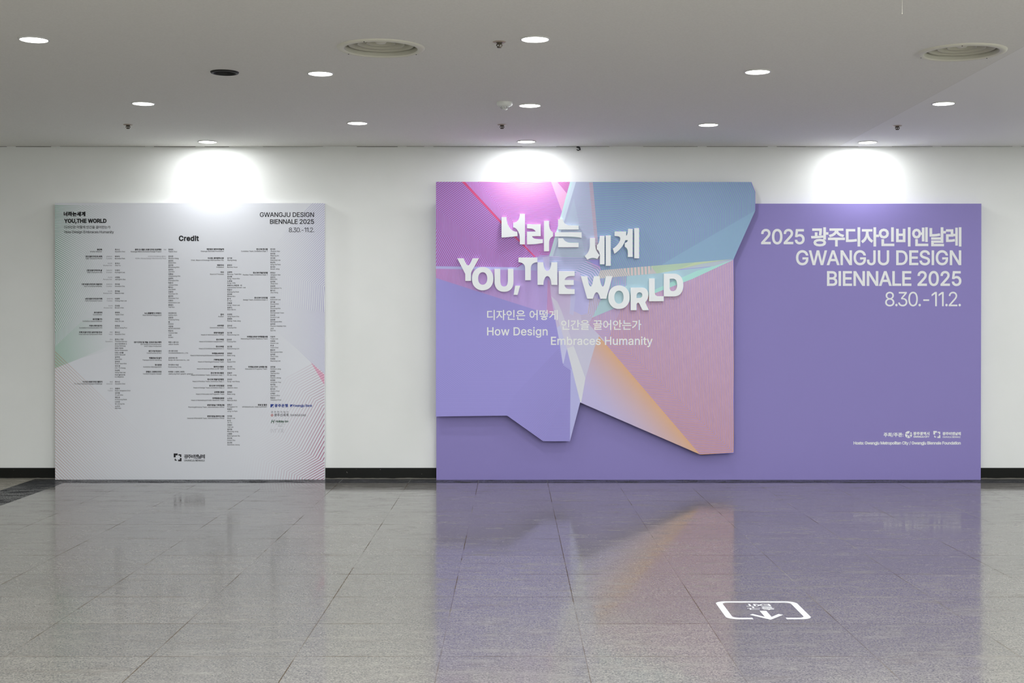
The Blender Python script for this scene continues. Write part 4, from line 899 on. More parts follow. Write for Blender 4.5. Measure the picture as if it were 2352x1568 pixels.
우|457,791 292,767 181,698 141,592 181,487 292,418 457,394 623,418 734,487 774,592 734,698 623,767|457,724 579,708 660,662 689,592 660,522 579,477 457,461 336,477 255,522 226,592 255,662 336,708|49,309 49,240 416,240 416,-78 498,-78 498,240 869,240 869,309
운|458,804 291,782 181,719 141,622 181,525 291,463 458,441 626,463 735,525 775,622 735,719 626,782|458,737 579,723 658,683 687,622 658,562 579,523 458,509 338,523 258,562 229,622 258,683 338,723|49,368 49,300 424,300 424,117 508,117 508,300 869,300 869,368|154,206 154,-58 778,-58 778,11 237,11 237,206
원|339,790 223,770 145,715 117,632 145,549 223,494 339,475 455,494 533,549 561,632 533,715 455,770|339,728 413,716 464,683 482,632 464,582 413,549 339,537 264,549 213,582 195,632 213,683 264,716|56,340 306,344 306,170 389,170 389,349 634,375 628,435 429,418 45,408|523,292 523,232 707,232 707,139 790,139 790,826 707,826 707,292|173,206 173,-58 812,-58 812,10 256,10 256,206
웰|731,826 731,297 811,297 811,826|288,800 184,784 116,740 91,670 116,600 184,556 288,540 391,556 459,600 484,670 459,740 391,784|288,743 352,734 394,708 409,670 394,632 352,607 288,598 224,607 182,632 167,670 182,708 224,734|411,401 411,345 569,345 569,304 648,304 648,811 569,811 569,401|54,427 250,431 250,299 330,299 330,435 526,461 520,516 358,499 45,490|202,-7 202,-68 842,-68 842,-7 284,-7 284,74 811,74 811,264 200,264 200,204 729,204 729,131 202,131
유|457,791 292,767 181,698 141,593 181,489 292,421 457,397 623,421 734,489 774,593 734,698 623,767|457,724 579,708 660,663 689,593 660,524 579,480 457,464 336,480 255,524 226,593 255,663 336,708|49,312 49,244 260,244 260,-78 345,-78 345,244 571,244 571,-78 655,-78 655,244 869,244 869,312
육|458,806 289,785 179,726 140,633 179,539 289,480 458,459 627,480 737,539 776,633 737,726 627,785|458,740 582,727 662,691 691,633 662,575 582,538 458,525 334,538 254,575 225,633 254,691 334,727|141,211 141,144 683,144 683,-78 766,-78 766,211 651,211 651,324 867,324 867,391 50,391 50,324 265,324 265,211|348,324 569,324 569,211 348,211
윤|458,804 291,782 181,719 141,623 181,527 291,465 458,443 626,465 735,527 775,623 735,719 626,782|458,737 579,723 658,684 687,623 658,563 579,524 458,510 338,524 258,563 229,623 258,684 338,723|50,374 50,306 335,306 335,119 418,119 418,306 577,306 577,119 660,119 660,306 868,306 868,374|150,196 150,-58 783,-58 783,10 233,10 233,196
은|50,351 50,284 867,284 867,351|458,796 289,774 179,713 140,616 179,519 289,457 458,435 627,457 737,519 776,616 737,713 627,774|458,729 582,715 662,676 691,616 662,555 582,517 458,503 334,517 254,555 225,616 254,676 334,715|155,204 155,-58 776,-58 776,10 238,10 238,204
을|458,811 287,793 178,740 140,655 178,569 287,516 458,498 629,516 738,569 776,655 738,740 629,793|458,749 584,738 663,706 691,655 663,604 584,572 458,561 333,572 253,604 226,655 253,706 333,738|50,437 50,370 867,370 867,437|151,-3 151,-68 789,-68 789,-3 232,-3 232,89 762,89 762,293 149,293 149,230 681,230 681,150 151,150
음|458,807 289,786 179,728 140,635 179,543 289,485 458,465 628,485 737,543 776,635 737,728 628,786|458,741 582,728 662,692 691,635 662,579 582,544 458,531 334,544 254,579 225,635 254,692 334,728|150,232 150,-66 767,-66 767,232|686,165 686,2 231,2 231,165|50,388 50,320 867,320 867,388
의|343,761 217,734 132,659 100,548 132,437 217,362 343,335 468,362 554,437 585,548 554,659 468,734|343,689 426,671 483,622 504,548 483,474 426,425 343,407 260,425 203,474 182,548 203,622 260,671|704,827 704,-79 787,-79 787,827|66,119 445,131 652,159 645,220 441,199 55,189
이|707,827 707,-79 790,-79 790,827|313,757 194,718 113,609 83,442 113,274 194,165 313,126 431,165 512,274 542,442 512,609 431,718|313,683 391,653 443,569 462,442 443,314 391,230 313,200 235,230 182,314 163,442 182,569 235,653
익|187,240 187,172 708,172 708,-78 791,-78 791,240|708,827 708,290 791,290 791,827|306,773 184,746 101,670 70,559 101,447 184,372 306,345 428,372 511,447 542,559 511,670 428,746|306,702 386,684 441,634 461,559 441,483 386,433 306,415 226,433 171,483 151,559 171,634 226,684
인|708,826 708,166 791,166 791,826|306,763 185,734 101,656 70,541 101,425 185,347 306,318 427,347 511,425 542,541 511,656 427,734|306,691 385,672 440,619 461,541 440,463 385,410 306,391 227,410 172,463 151,541 172,619 227,672|210,233 210,-58 819,-58 819,10 293,10 293,233
일|304,794 183,768 101,698 70,593 101,489 183,419 304,393 424,419 507,489 537,593 507,698 424,768|304,725 383,708 437,662 457,593 437,524 383,478 304,461 225,478 171,524 151,593 171,662 225,708|708,827 708,364 791,364 791,827|209,1 209,-66 822,-66 822,1 289,1 289,100 791,100 791,319 206,319 206,253 709,253 709,162 209,162
임|708,826 708,310 791,310 791,826|207,261 207,-66 791,-66 791,261|710,194 710,2 288,2 288,194|306,779 184,752 101,678 70,567 101,457 184,383 306,356 428,383 511,457 542,567 511,678 428,752|306,709 386,691 441,641 461,567 441,494 386,444 306,426 226,444 171,494 151,567 171,641 226,691
자|67,734 67,665 273,665 273,551 240,396 154,257 35,162 84,96 180,168 259,271 315,395 369,281 446,185 540,118 587,184 469,275 386,406 355,551 355,665 555,665 555,734|662,827 662,-78 745,-78 745,392 893,392 893,462 745,462 745,827
작|164,234 164,166 669,166 669,-78 752,-78 752,234|71,764 71,696 273,696 273,661 244,538 165,436 46,367 90,303 187,354 264,428 316,522 366,437 440,368 533,320 575,385 459,450 383,546 356,661 356,696 555,696 555,764|669,827 669,282 752,282 752,519 885,519 885,589 752,589 752,827
장|464,257 305,237 202,181 166,91 202,1 305,-56 464,-76 623,-56 724,1 760,91 724,181 623,237|464,191 579,179 653,145 679,91 653,36 579,2 464,-10 348,2 274,36 248,91 274,145 348,179|71,760 71,692 273,692 273,656 244,533 165,431 46,363 88,297 187,349 264,424 316,519 367,436 441,370 535,324 574,389 459,452 383,545 356,657 356,692 555,692 555,760|669,827 669,282 752,282 752,528 885,528 885,597 752,597 752,827
재|544,808 544,-32 623,-32 623,392 741,392 741,-78 821,-78 821,827 741,827 741,462 623,462 623,808|62,720 62,652 237,652 237,582 215,410 149,270 40,172 92,108 175,177 238,271 279,386 321,284 382,201 462,140 511,204 404,295 339,425 317,582 317,652 481,652 481,720
전|711,826 711,577 529,577 529,509 711,509 711,163 794,163 794,826|217,222 217,-58 819,-58 819,10 299,10 299,222|79,753 79,685 280,685 280,641 251,517 171,414 53,345 96,278 194,331 271,409 323,504 374,418 448,348 541,299 583,365 468,431 392,528 364,641 364,685 562,685 562,753
정|496,260 335,240 231,182 195,91 231,0 335,-57 496,-77 657,-57 761,0 797,91 761,182 657,240|496,195 613,183 688,147 715,91 688,35 613,0 496,-12 379,0 304,35 277,91 304,147 379,183|711,827 711,592 533,592 533,523 711,523 711,288 794,288 794,827|79,761 79,693 280,693 280,662 251,538 172,433 53,362 96,296 194,350 271,428 324,525 375,439 449,370 541,321 583,387 468,453 392,550 364,663 364,693 562,693 562,761
제|738,827 738,-78 817,-78 817,827|557,806 557,502 408,502 408,434 557,434 557,-31 635,-31 635,806|64,721 64,653 235,653 235,571 212,409 145,267 39,165 90,103 171,174 234,272 276,388 318,281 378,191 457,124 507,186 402,283 337,417 315,571 315,653 477,653 477,721
젝|733,827 733,274 812,274 812,827|206,234 206,166 730,166 730,-78 812,-78 812,234|558,807 558,594 423,594 423,526 558,526 558,282 637,282 637,807|71,753 71,685 237,685 237,634 215,526 153,429 53,360 97,295 176,345 237,414 279,496 319,423 376,362 451,317 494,381 398,445 338,535 317,634 317,685 473,685 473,753
조|418,326 418,107 50,107 50,38 870,38 870,107 501,107 501,326|118,745 118,676 416,676 416,657 366,522 243,417 90,360 124,294 259,342 378,424 460,536 543,426 662,345 798,298 832,364 676,419 552,523 502,657 502,676 800,676 800,745
종|458,236 291,218 185,165 148,80 185,-5 291,-58 458,-76 624,-58 730,-5 767,80 730,165 624,218|458,171 580,160 657,129 684,80 657,30 580,-1 458,-12 336,-1 259,30 232,80 259,129 336,160|50,377 50,309 867,309 867,377 499,377 499,505 417,505 417,377|125,785 125,718 405,718 357,628 244,561 95,526 125,460 267,493 384,556 458,643 534,556 650,493 792,460 822,526 673,562 560,628 512,718 793,718 793,785
주|127,770 127,704 412,704 366,588 250,501 98,454 130,388 265,428 380,499 458,595 537,499 652,428 788,388 819,454 667,501 551,588 505,704 789,704 789,770|50,312 50,244 416,244 416,-77 498,-77 498,244 867,244 867,312
준|125,782 125,715 405,715 361,613 250,536 99,493 130,427 270,465 385,532 458,626 532,532 647,465 787,427 818,493 668,536 556,613 512,715 793,715 793,782|49,362 49,294 424,294 424,111 506,111 506,294 869,294 869,362|153,199 153,-58 778,-58 778,10 236,10 236,199
지|707,827 707,-78 790,-78 790,827|79,734 79,665 289,665 289,551 256,395 170,256 50,162 98,96 195,167 276,270 332,394 389,278 469,184 568,118 614,184 492,271 406,401 373,551 373,665 584,665 584,734
진|708,826 708,164 791,164 791,826|84,752 84,684 291,684 291,635 262,513 182,410 62,341 105,276 204,328 282,404 335,498 388,411 465,342 561,294 603,359 484,423 404,519 375,635 375,684 579,684 579,752|210,226 210,-58 819,-58 819,10 293,10 293,226
차|269,810 269,670 66,670 66,603 270,603 270,534 240,382 159,251 41,161 88,97 183,164 259,259 312,375 362,267 435,177 525,114 572,177 457,266 379,391 351,534 351,603 552,603 552,670 352,670 352,810|662,827 662,-78 745,-78 745,386 893,386 893,456 745,456 745,827
찬|276,821 276,704 75,704 75,637 276,637 276,613 247,495 169,397 51,333 93,267 189,316 266,388 318,477 369,395 444,329 537,284 579,350 463,411 386,503 358,637 558,637 558,704 359,704 359,821|669,827 669,157 752,157 752,477 885,477 885,546 752,546 752,827|189,215 189,-58 792,-58 792,10 271,10 271,215
창|464,250 304,231 202,176 166,87 202,-1 304,-56 464,-75 623,-56 724,-1 760,87 724,175 623,231|464,185 579,174 653,140 679,87 653,34 579,1 464,-11 348,1 274,34 248,87 274,140 348,174|276,831 276,717 75,717 75,650 276,650 276,632 247,517 169,422 51,360 92,295 189,343 266,414 318,503 370,424 446,361 540,318 579,384 463,441 386,527 358,650 558,650 558,717 359,717 359,831|669,827 669,273 752,273 752,524 885,524 885,593 752,593 752,827
챌|238,822 238,725 75,725 75,659 238,659 238,652 215,559 151,475 54,415 93,352 174,398 236,461 279,537 322,467 385,410 465,369 502,431 404,486 340,563 317,659 477,659 477,725 317,725 317,822|540,809 540,351 619,351 619,553 733,553 733,343 812,343 812,826 733,826 733,621 619,621 619,809|217,-2 217,-66 847,-66 847,-2 299,-2 299,93 812,93 812,303 215,303 215,239 731,239 731,155 217,155
처|517,464 517,396 711,396 711,-79 794,-79 794,827 711,827 711,464|280,810 280,670 76,670 76,603 280,603 280,534 250,382 170,251 52,161 98,97 193,164 269,260 322,377 375,266 453,176 548,113 594,177 475,264 393,389 362,534 362,603 563,603 563,670 363,670 363,810
철|276,831 276,737 75,737 75,670 276,670 276,649 246,549 166,469 47,416 84,352 184,393 264,456 318,536 374,463 453,406 553,369 589,433 470,481 388,556 358,649 358,670 558,670 558,737 359,737 359,831|711,827 711,602 531,602 531,535 711,535 711,353 793,353 793,827|213,-2 213,-68 827,-68 827,-2 295,-2 295,94 793,94 793,309 211,309 211,244 711,244 711,156 213,156
총|458,224 291,207 185,156 148,74 185,-8 291,-59 458,-76 625,-59 730,-8 767,74 730,156 625,207|458,161 580,151 657,121 684,74 657,27 580,-3 458,-13 336,-3 259,27 232,74 259,121 336,151|417,470 417,359 50,359 50,291 867,291 867,359 499,359 499,470|134,739 134,672 413,672 365,585 253,523 97,490 123,426 264,454 380,507 458,584 536,507 652,454 794,426 819,490 663,523 551,585 503,672 784,672 784,739 499,739 499,829 417,829 417,739
최|704,827 704,-79 787,-79 787,827|66,108 245,110 445,120 652,147 645,209 562,198 392,184 392,349 309,349 309,180 55,177|309,820 309,709 104,709 104,641 308,641 277,529 199,441 82,383 121,319 220,364 298,432 351,519 405,437 483,372 582,328 620,393 503,448 423,534 392,641 600,641 600,709 392,709 392,820
출|151,-4 151,-68 789,-68 789,-4 232,-4 232,81 762,81 762,279 499,279 499,362 866,362 866,425 51,425 51,362 417,362 417,279 149,279 149,217 681,217 681,140 151,140|134,748 134,684 411,684 359,607 247,554 94,529 118,466 261,490 379,538 458,610 537,538 655,490 798,466 823,529 670,554 557,607 505,684 784,684 784,748 499,748 499,832 417,832 417,748
츠|50,107 50,38 870,38 870,107|418,806 418,682 126,682 126,614 417,614 373,480 258,380 98,324 131,257 267,302 381,377 459,480 537,377 651,302 787,257 820,324 660,380 545,480 501,614 792,614 792,682 500,682 500,806
치|707,827 707,-78 790,-78 790,827|300,810 300,670 91,670 91,603 301,603 301,534 270,381 187,250 67,161 113,97 210,163 289,259 343,376 399,265 478,176 574,113 620,177 499,262 414,387 383,534 383,603 589,603 589,670 383,670 383,810
카|108,733 108,665 432,665 405,508 62,484 75,411 379,440 309,326 203,224 58,135 104,71 355,256 480,481 515,733|662,827 662,-77 745,-77 745,391 889,391 889,460 745,460 745,827
커|99,733 99,665 424,665 396,507 53,484 68,412 370,440 299,326 194,224 51,135 97,71 344,256 471,481 506,733|503,464 503,395 711,395 711,-78 793,-78 793,827 711,827 711,464
케|739,827 739,-78 818,-78 818,827|551,803 551,470 410,470 431,551 445,720 98,720 98,652 364,652 341,510 54,491 66,419 318,444 261,342 174,250 55,169 102,110 228,197 321,295 384,402 551,402 551,-32 629,-32 629,803
코|148,739 148,671 687,671 685,521 122,498 135,426 681,458 649,243 731,234 757,400 767,537 768,739|368,348 368,114 50,114 50,45 867,45 867,114 450,114 450,348
콘|147,784 147,716 684,716 683,617 125,600 137,530 679,555 659,414 741,407 759,521 766,784|382,478 382,347 51,347 51,280 866,280 866,347 465,347 465,478|154,203 154,-64 786,-64 786,4 237,4 237,203
큐|50,345 50,277 261,277 261,-77 344,-77 344,277 570,277 570,-77 653,-77 653,277 867,277 867,345 732,345 754,479 763,772 153,772 153,705 684,705 682,577 127,558 138,486 678,513 649,345
태|86,723 86,145 273,147 482,169 474,238 380,224 165,215 165,418 428,418 428,484 165,484 165,656 442,656 442,723|540,808 540,-32 619,-32 619,396 739,396 739,-78 819,-78 819,827 739,827 739,464 619,464 619,808
택|206,231 206,163 730,163 730,-78 812,-78 812,231|89,761 89,325 274,327 482,350 473,418 381,403 169,394 169,516 428,516 428,581 169,581 169,693 438,693 438,761|533,809 533,284 611,284 611,523 733,523 733,278 812,278 812,826 733,826 733,591 611,591 611,809
터|525,486 525,418 712,418 712,-79 794,-79 794,827 712,827 712,486|92,744 92,138 315,140 573,166 564,234 445,217 174,207 174,423 470,423 470,490 174,490 174,676 510,676 510,744
텐|733,826 733,148 812,148 812,826|558,808 558,570 439,570 439,503 558,503 558,172 637,172 637,808|226,223 226,-58 839,-58 839,10 309,10 309,223|91,752 91,298 276,300 482,323 473,389 381,375 171,366 171,496 397,496 397,561 171,561 171,684 433,684 433,752
토|155,753 155,290 417,290 417,103 50,103 50,35 870,35 870,103 500,103 500,290 776,290 776,357 239,357 239,492 747,492 747,559 239,559 239,685 767,685 767,753
투|49,280 49,211 417,211 417,-78 499,-78 499,211 869,211 869,280|159,785 159,372 777,372 777,439 240,439 240,548 746,548 746,614 240,614 240,718 767,718 767,785
튜|49,281 49,212 262,212 262,-78 345,-78 345,212 573,212 573,-78 656,-78 656,212 869,212 869,281|159,785 159,374 777,374 777,441 240,441 240,550 746,550 746,616 240,616 240,718 767,718 767,785
트|50,108 50,39 870,39 870,108|155,749 155,272 776,272 776,339 239,339 239,481 747,481 747,548 239,548 239,681 767,681 767,749
티|709,827 709,-78 792,-78 792,827|107,745 107,140 337,142 614,169 605,237 473,219 189,208 189,424 512,424 512,491 189,491 189,676 545,676 545,745
팀|708,826 708,287 791,287 791,826|207,242 207,-66 791,-66 791,242|710,176 710,2 288,2 288,176|102,772 102,342 486,351 614,368 605,434 483,418 185,409 185,527 507,527 507,593 185,593 185,704 532,704 532,772
팅|708,826 708,267 791,267 791,826|492,253 329,234 226,178 189,89 226,0 329,-57 492,-76 654,-57 759,0 796,89 759,178 654,234|492,188 610,176 686,142 713,89 686,35 610,1 492,-11 373,1 298,35 271,89 298,142 373,176|102,760 102,330 486,339 614,356 605,423 483,407 185,398 185,515 507,515 507,581 185,581 185,693 532,693 532,760
파|49,146 417,157 611,180 606,241 467,228 467,662 565,662 565,730 61,730 61,662 158,662 158,217 39,216|239,662 387,662 387,223 239,218|662,827 662,-78 745,-78 745,396 893,396 893,465 745,465 745,827
평|496,250 334,231 231,176 195,87 231,-1 334,-57 496,-76 658,-57 761,-1 797,87 761,175 658,231|496,185 614,173 689,140 715,87 689,34 614,1 496,-11 378,1 303,34 277,87 303,140 378,173|711,827 711,665 562,665 562,598 711,598 711,503 562,503 562,435 711,435 711,269 794,269 794,827|62,322 405,333 585,353 581,415 463,404 463,691 553,691 553,759 77,759 77,691 166,691 166,393 52,392|247,691 383,691 383,399 247,394
포|124,376 124,310 416,310 416,104 50,104 50,34 870,34 870,104 498,104 498,310 791,310 791,376 652,376 652,672 793,672 793,740 122,740 122,672 262,672 262,376|345,672 570,672 570,376 345,376
표|124,382 124,314 277,314 277,100 50,100 50,32 870,32 870,100 638,100 638,314 791,314 791,382 652,382 652,675 793,675 793,743 122,743 122,675 262,675 262,382|360,100 360,314 555,314 555,100|345,675 570,675 570,382 345,382
품|686,151 686,2 231,2 231,151|150,217 150,-66 767,-66 767,217 499,217 499,323 867,323 867,390 50,390 50,323 417,323 417,217|129,542 129,474 786,474 786,542 653,542 653,730 789,730 789,798 126,798 126,730 262,730 262,542|345,730 570,730 570,542 345,542
프|50,108 50,38 870,38 870,108|124,354 124,287 791,287 791,354 652,354 652,668 793,668 793,736 122,736 122,668 262,668 262,354|345,668 570,668 570,354 345,354
플|50,424 50,357 867,357 867,424|129,563 129,499 786,499 786,563 653,563 653,735 789,735 789,799 126,799 126,735 262,735 262,563|345,735 570,735 570,563 345,563|151,-4 151,-68 789,-68 789,-4 232,-4 232,79 762,79 762,278 149,278 149,216 681,216 681,139 151,139
피|709,827 709,-78 792,-78 792,827|58,146 436,157 635,180 630,242 484,228 484,662 584,662 584,730 72,730 72,662 172,662 172,217 49,216|252,662 403,662 403,224 252,218
픽|187,233 187,165 708,165 708,-78 791,-78 791,233|708,827 708,278 791,278 791,827|75,333 435,344 625,364 619,426 486,414 486,685 576,685 576,754 90,754 90,685 179,685 179,403 65,403|259,685 406,685 406,409 259,405
필|709,827 709,358 792,358 792,827|205,-1 205,-68 825,-68 825,-1 287,-1 287,97 792,97 792,314 203,314 203,248 710,248 710,158 205,158|75,389 436,402 623,423 619,483 486,471 486,700 576,700 576,765 90,765 90,700 179,700 179,458 65,457|259,700 406,700 406,466 259,460
하|316,540 202,513 124,440 95,332 124,223 202,151 316,124 429,151 507,223 536,332 507,440 429,513|316,471 389,453 438,404 457,332 438,260 389,211 316,193 243,211 193,260 174,332 193,404 243,453|663,827 663,-78 745,-78 745,386 893,386 893,455 745,455 745,827|273,816 273,682 45,682 45,614 578,614 578,682 356,682 356,816
한|319,600 205,579 130,520 102,431 130,342 205,284 319,263 432,284 507,342 535,431 507,520 432,579|319,535 391,522 439,486 456,431 439,376 391,341 319,328 247,341 199,376 182,431 199,486 247,522|669,826 669,148 752,148 752,460 885,460 885,529 752,529 752,826|278,826 278,716 52,716 52,649 586,649 586,716 361,716 361,826|189,202 189,-58 792,-58 792,10 271,10 271,202
함|184,231 184,-66 752,-66 752,231|670,164 670,2 265,2 265,164|319,619 205,599 129,543 102,458 129,373 205,317 319,297 432,317 508,373 535,458 508,543 432,599|319,555 391,543 439,509 456,458 439,406 391,372 319,360 247,372 199,406 182,458 199,509 247,543|669,827 669,282 752,282 752,517 885,517 885,587 752,587 752,827|278,834 278,731 52,731 52,664 586,664 586,731 361,731 361,834
행|275,606 175,587 108,533 83,451 108,369 175,316 275,297 376,316 443,369 468,451 443,533 376,587|275,544 337,532 378,500 393,451 378,402 337,370 275,358 213,370 172,402 157,451 172,500 213,532|515,239 353,220 249,167 213,81 249,-4 353,-58 515,-76 677,-58 781,-4 817,81 781,167 677,221|515,175 633,164 708,132 734,81 708,31 633,-1 515,-12 397,-1 321,31 295,81 321,132 397,164|539,809 539,287 617,287 617,513 733,513 733,255 812,255 812,827 733,827 733,581 617,581 617,809|234,820 234,719 45,719 45,653 503,653 503,719 316,719 316,820
혁|307,617 201,596 129,537 103,448 129,360 201,301 307,279 413,301 486,360 512,448 486,537 413,596|307,553 374,540 418,503 435,448 418,393 374,357 307,344 241,357 197,393 181,448 197,503 241,540|190,200 190,133 711,133 711,-78 794,-78 794,200|267,835 267,734 51,734 51,667 558,667 558,734 349,734 349,835|557,435 557,367 711,367 711,253 794,253 794,827 711,827 711,605 558,605 558,538 711,538 711,435
현|307,600 201,578 129,518 103,427 129,336 201,276 307,254 414,276 486,336 512,427 486,518 414,578|307,534 373,520 418,483 434,427 418,370 373,333 307,319 241,333 197,370 181,427 197,483 241,520|558,396 558,329 711,329 711,136 794,136 794,826 711,826 711,586 558,586 558,518 711,518 711,396|267,827 267,716 51,716 51,649 558,649 558,716 349,716 349,827|213,196 213,-58 815,-58 815,10 296,10 296,196
협|307,625 200,605 129,548 103,462 129,376 200,320 307,300 414,320 486,376 512,462 486,548 414,605|307,561 374,549 419,514 435,462 419,409 374,375 307,362 241,375 197,409 181,462 197,514 241,549|209,253 209,-66 794,-66 794,253 712,253 712,160 291,160 291,253|291,96 712,96 712,0 291,0|711,827 711,616 558,616 558,548 711,548 711,440 557,440 557,372 711,372 711,292 794,292 794,827|267,835 267,736 51,736 51,669 558,669 558,736 349,736 349,835
형|307,614 200,593 129,534 103,446 129,358 200,300 307,279 414,300 486,358 512,446 486,534 414,593|307,550 374,537 419,501 435,446 419,391 374,355 307,342 241,355 197,391 181,446 197,501 241,537|498,233 336,215 233,162 196,78 233,-5 336,-58 498,-76 659,-58 763,-5 799,78 763,162 659,215|498,168 613,158 686,127 712,78 686,29 613,-1 498,-12 382,-1 308,29 282,78 308,127 382,158|711,827 711,610 558,610 558,542 711,542 711,434 557,434 557,366 711,366 711,243 794,243 794,827|267,835 267,727 51,727 51,660 558,660 558,727 349,727 349,835
혜|739,827 739,-78 819,-78 819,827|269,472 330,454 371,406 386,334 371,262 330,214 269,196 209,214 168,262 153,334 168,406 209,454|269,543 172,516 105,443 80,334 105,225 172,152 269,125 345,140 404,182 444,247 572,247 572,-33 650,-33 650,807 572,807 572,521 448,521 448,453 572,453 572,314 458,314 434,443 368,516|230,803 230,672 48,672 48,604 493,604 493,672 312,672 312,803
홍|458,200 290,184 184,138 148,61 184,-14 290,-60 458,-76 626,-60 731,-15 767,61 731,137 626,184|458,138 580,129 657,103 683,61 657,20 580,-5 458,-14 336,-5 259,20 233,61 259,103 336,129|458,591 569,583 638,559 662,520 638,482 569,458 458,450 347,458 278,482 254,520 278,559 347,583|417,839 417,751 93,751 93,686 820,686 820,751 500,751 500,839|50,322 50,256 867,256 867,322 500,322 500,392 636,411 721,454 750,520 716,591 617,634 458,649 300,634 200,591 166,520 195,453 280,410 417,392 417,322
화|326,533 396,520 443,484 460,430 443,376 396,341 326,328 255,341 208,376 191,430 208,484 255,520|326,598 214,577 140,518 113,430 134,351 193,294 284,266 284,167 39,164 52,94 418,106 616,131 610,192 367,170 367,266 457,294 517,350 539,430 512,518 437,577|664,827 664,-78 747,-78 747,373 888,373 888,443 747,443 747,827|284,825 284,717 55,717 55,650 595,650 595,717 367,717 367,825
환|327,580 397,570 443,542 459,499 443,456 397,429 327,419 257,429 211,456 195,499 211,542 257,570|668,827 668,119 751,119 751,442 883,442 883,511 751,511 751,827|179,166 179,-58 783,-58 783,10 262,10 262,166|327,638 216,621 142,574 116,499 137,431 196,385 287,362 287,294 45,290 55,223 424,237 620,263 614,322 369,298 369,362 459,385 517,432 538,499 512,574 438,621|287,830 287,739 68,739 68,676 587,676 587,739 369,739 369,830
회|704,827 704,-78 787,-78 787,827|348,533 421,520 469,484 487,430 469,376 421,341 348,328 276,341 228,376 210,430 228,484 276,520|348,598 235,577 159,518 132,430 154,350 215,294 308,265 308,168 55,164 67,94 448,106 652,130 646,192 391,171 391,266 483,295 544,351 566,430 538,518 462,577|308,826 308,716 74,716 74,649 623,649 623,716 391,716 391,826
획|349,590 421,581 468,554 485,513 468,473 421,447 349,437 277,447 230,473 213,513 230,554 277,581|707,825 707,221 790,221 790,825|184,178 184,112 707,112 707,-78 790,-78 790,178|307,833 307,745 84,745 84,682 613,682 613,745 390,745 390,833|66,249 440,261 640,285 634,343 390,322 390,381 482,403 542,448 564,513 537,585 462,631 349,648 235,631 161,585 134,513 155,448 215,403 307,381 307,318 54,315
후|458,604 300,586 199,535 164,453 199,371 300,321 458,303 616,321 717,371 752,453 717,535 616,586|458,541 571,531 641,501 666,453 641,406 571,376 458,366 345,376 275,406 250,453 275,501 345,531|417,832 417,724 93,724 93,656 820,656 820,724 499,724 499,832|50,240 50,172 417,172 417,-79 499,-79 499,172 870,172 870,240
훈|458,639 300,623 201,577 166,502 201,427 300,380 458,364 616,380 715,427 750,502 715,577 616,623|458,579 571,570 642,544 666,502 642,460 571,434 458,425 345,434 274,460 250,502 274,544 345,570|50,310 50,243 424,243 424,108 506,108 506,243 867,243 867,310|153,168 153,-58 778,-58 778,9 236,9 236,168|417,837 417,742 93,742 93,678 820,678 820,742 500,742 500,837
희|704,827 704,-78 787,-78 787,827|67,99 448,111 652,135 646,196 444,178 55,170|349,588 237,567 162,508 134,418 162,329 237,269 349,248 462,269 537,329 565,418 537,508 462,567|349,523 421,510 468,473 486,418 468,363 421,326 349,313 277,326 230,363 212,418 230,473 277,510|307,817 307,705 74,705 74,638 623,638 623,705 391,705 391,817
"""
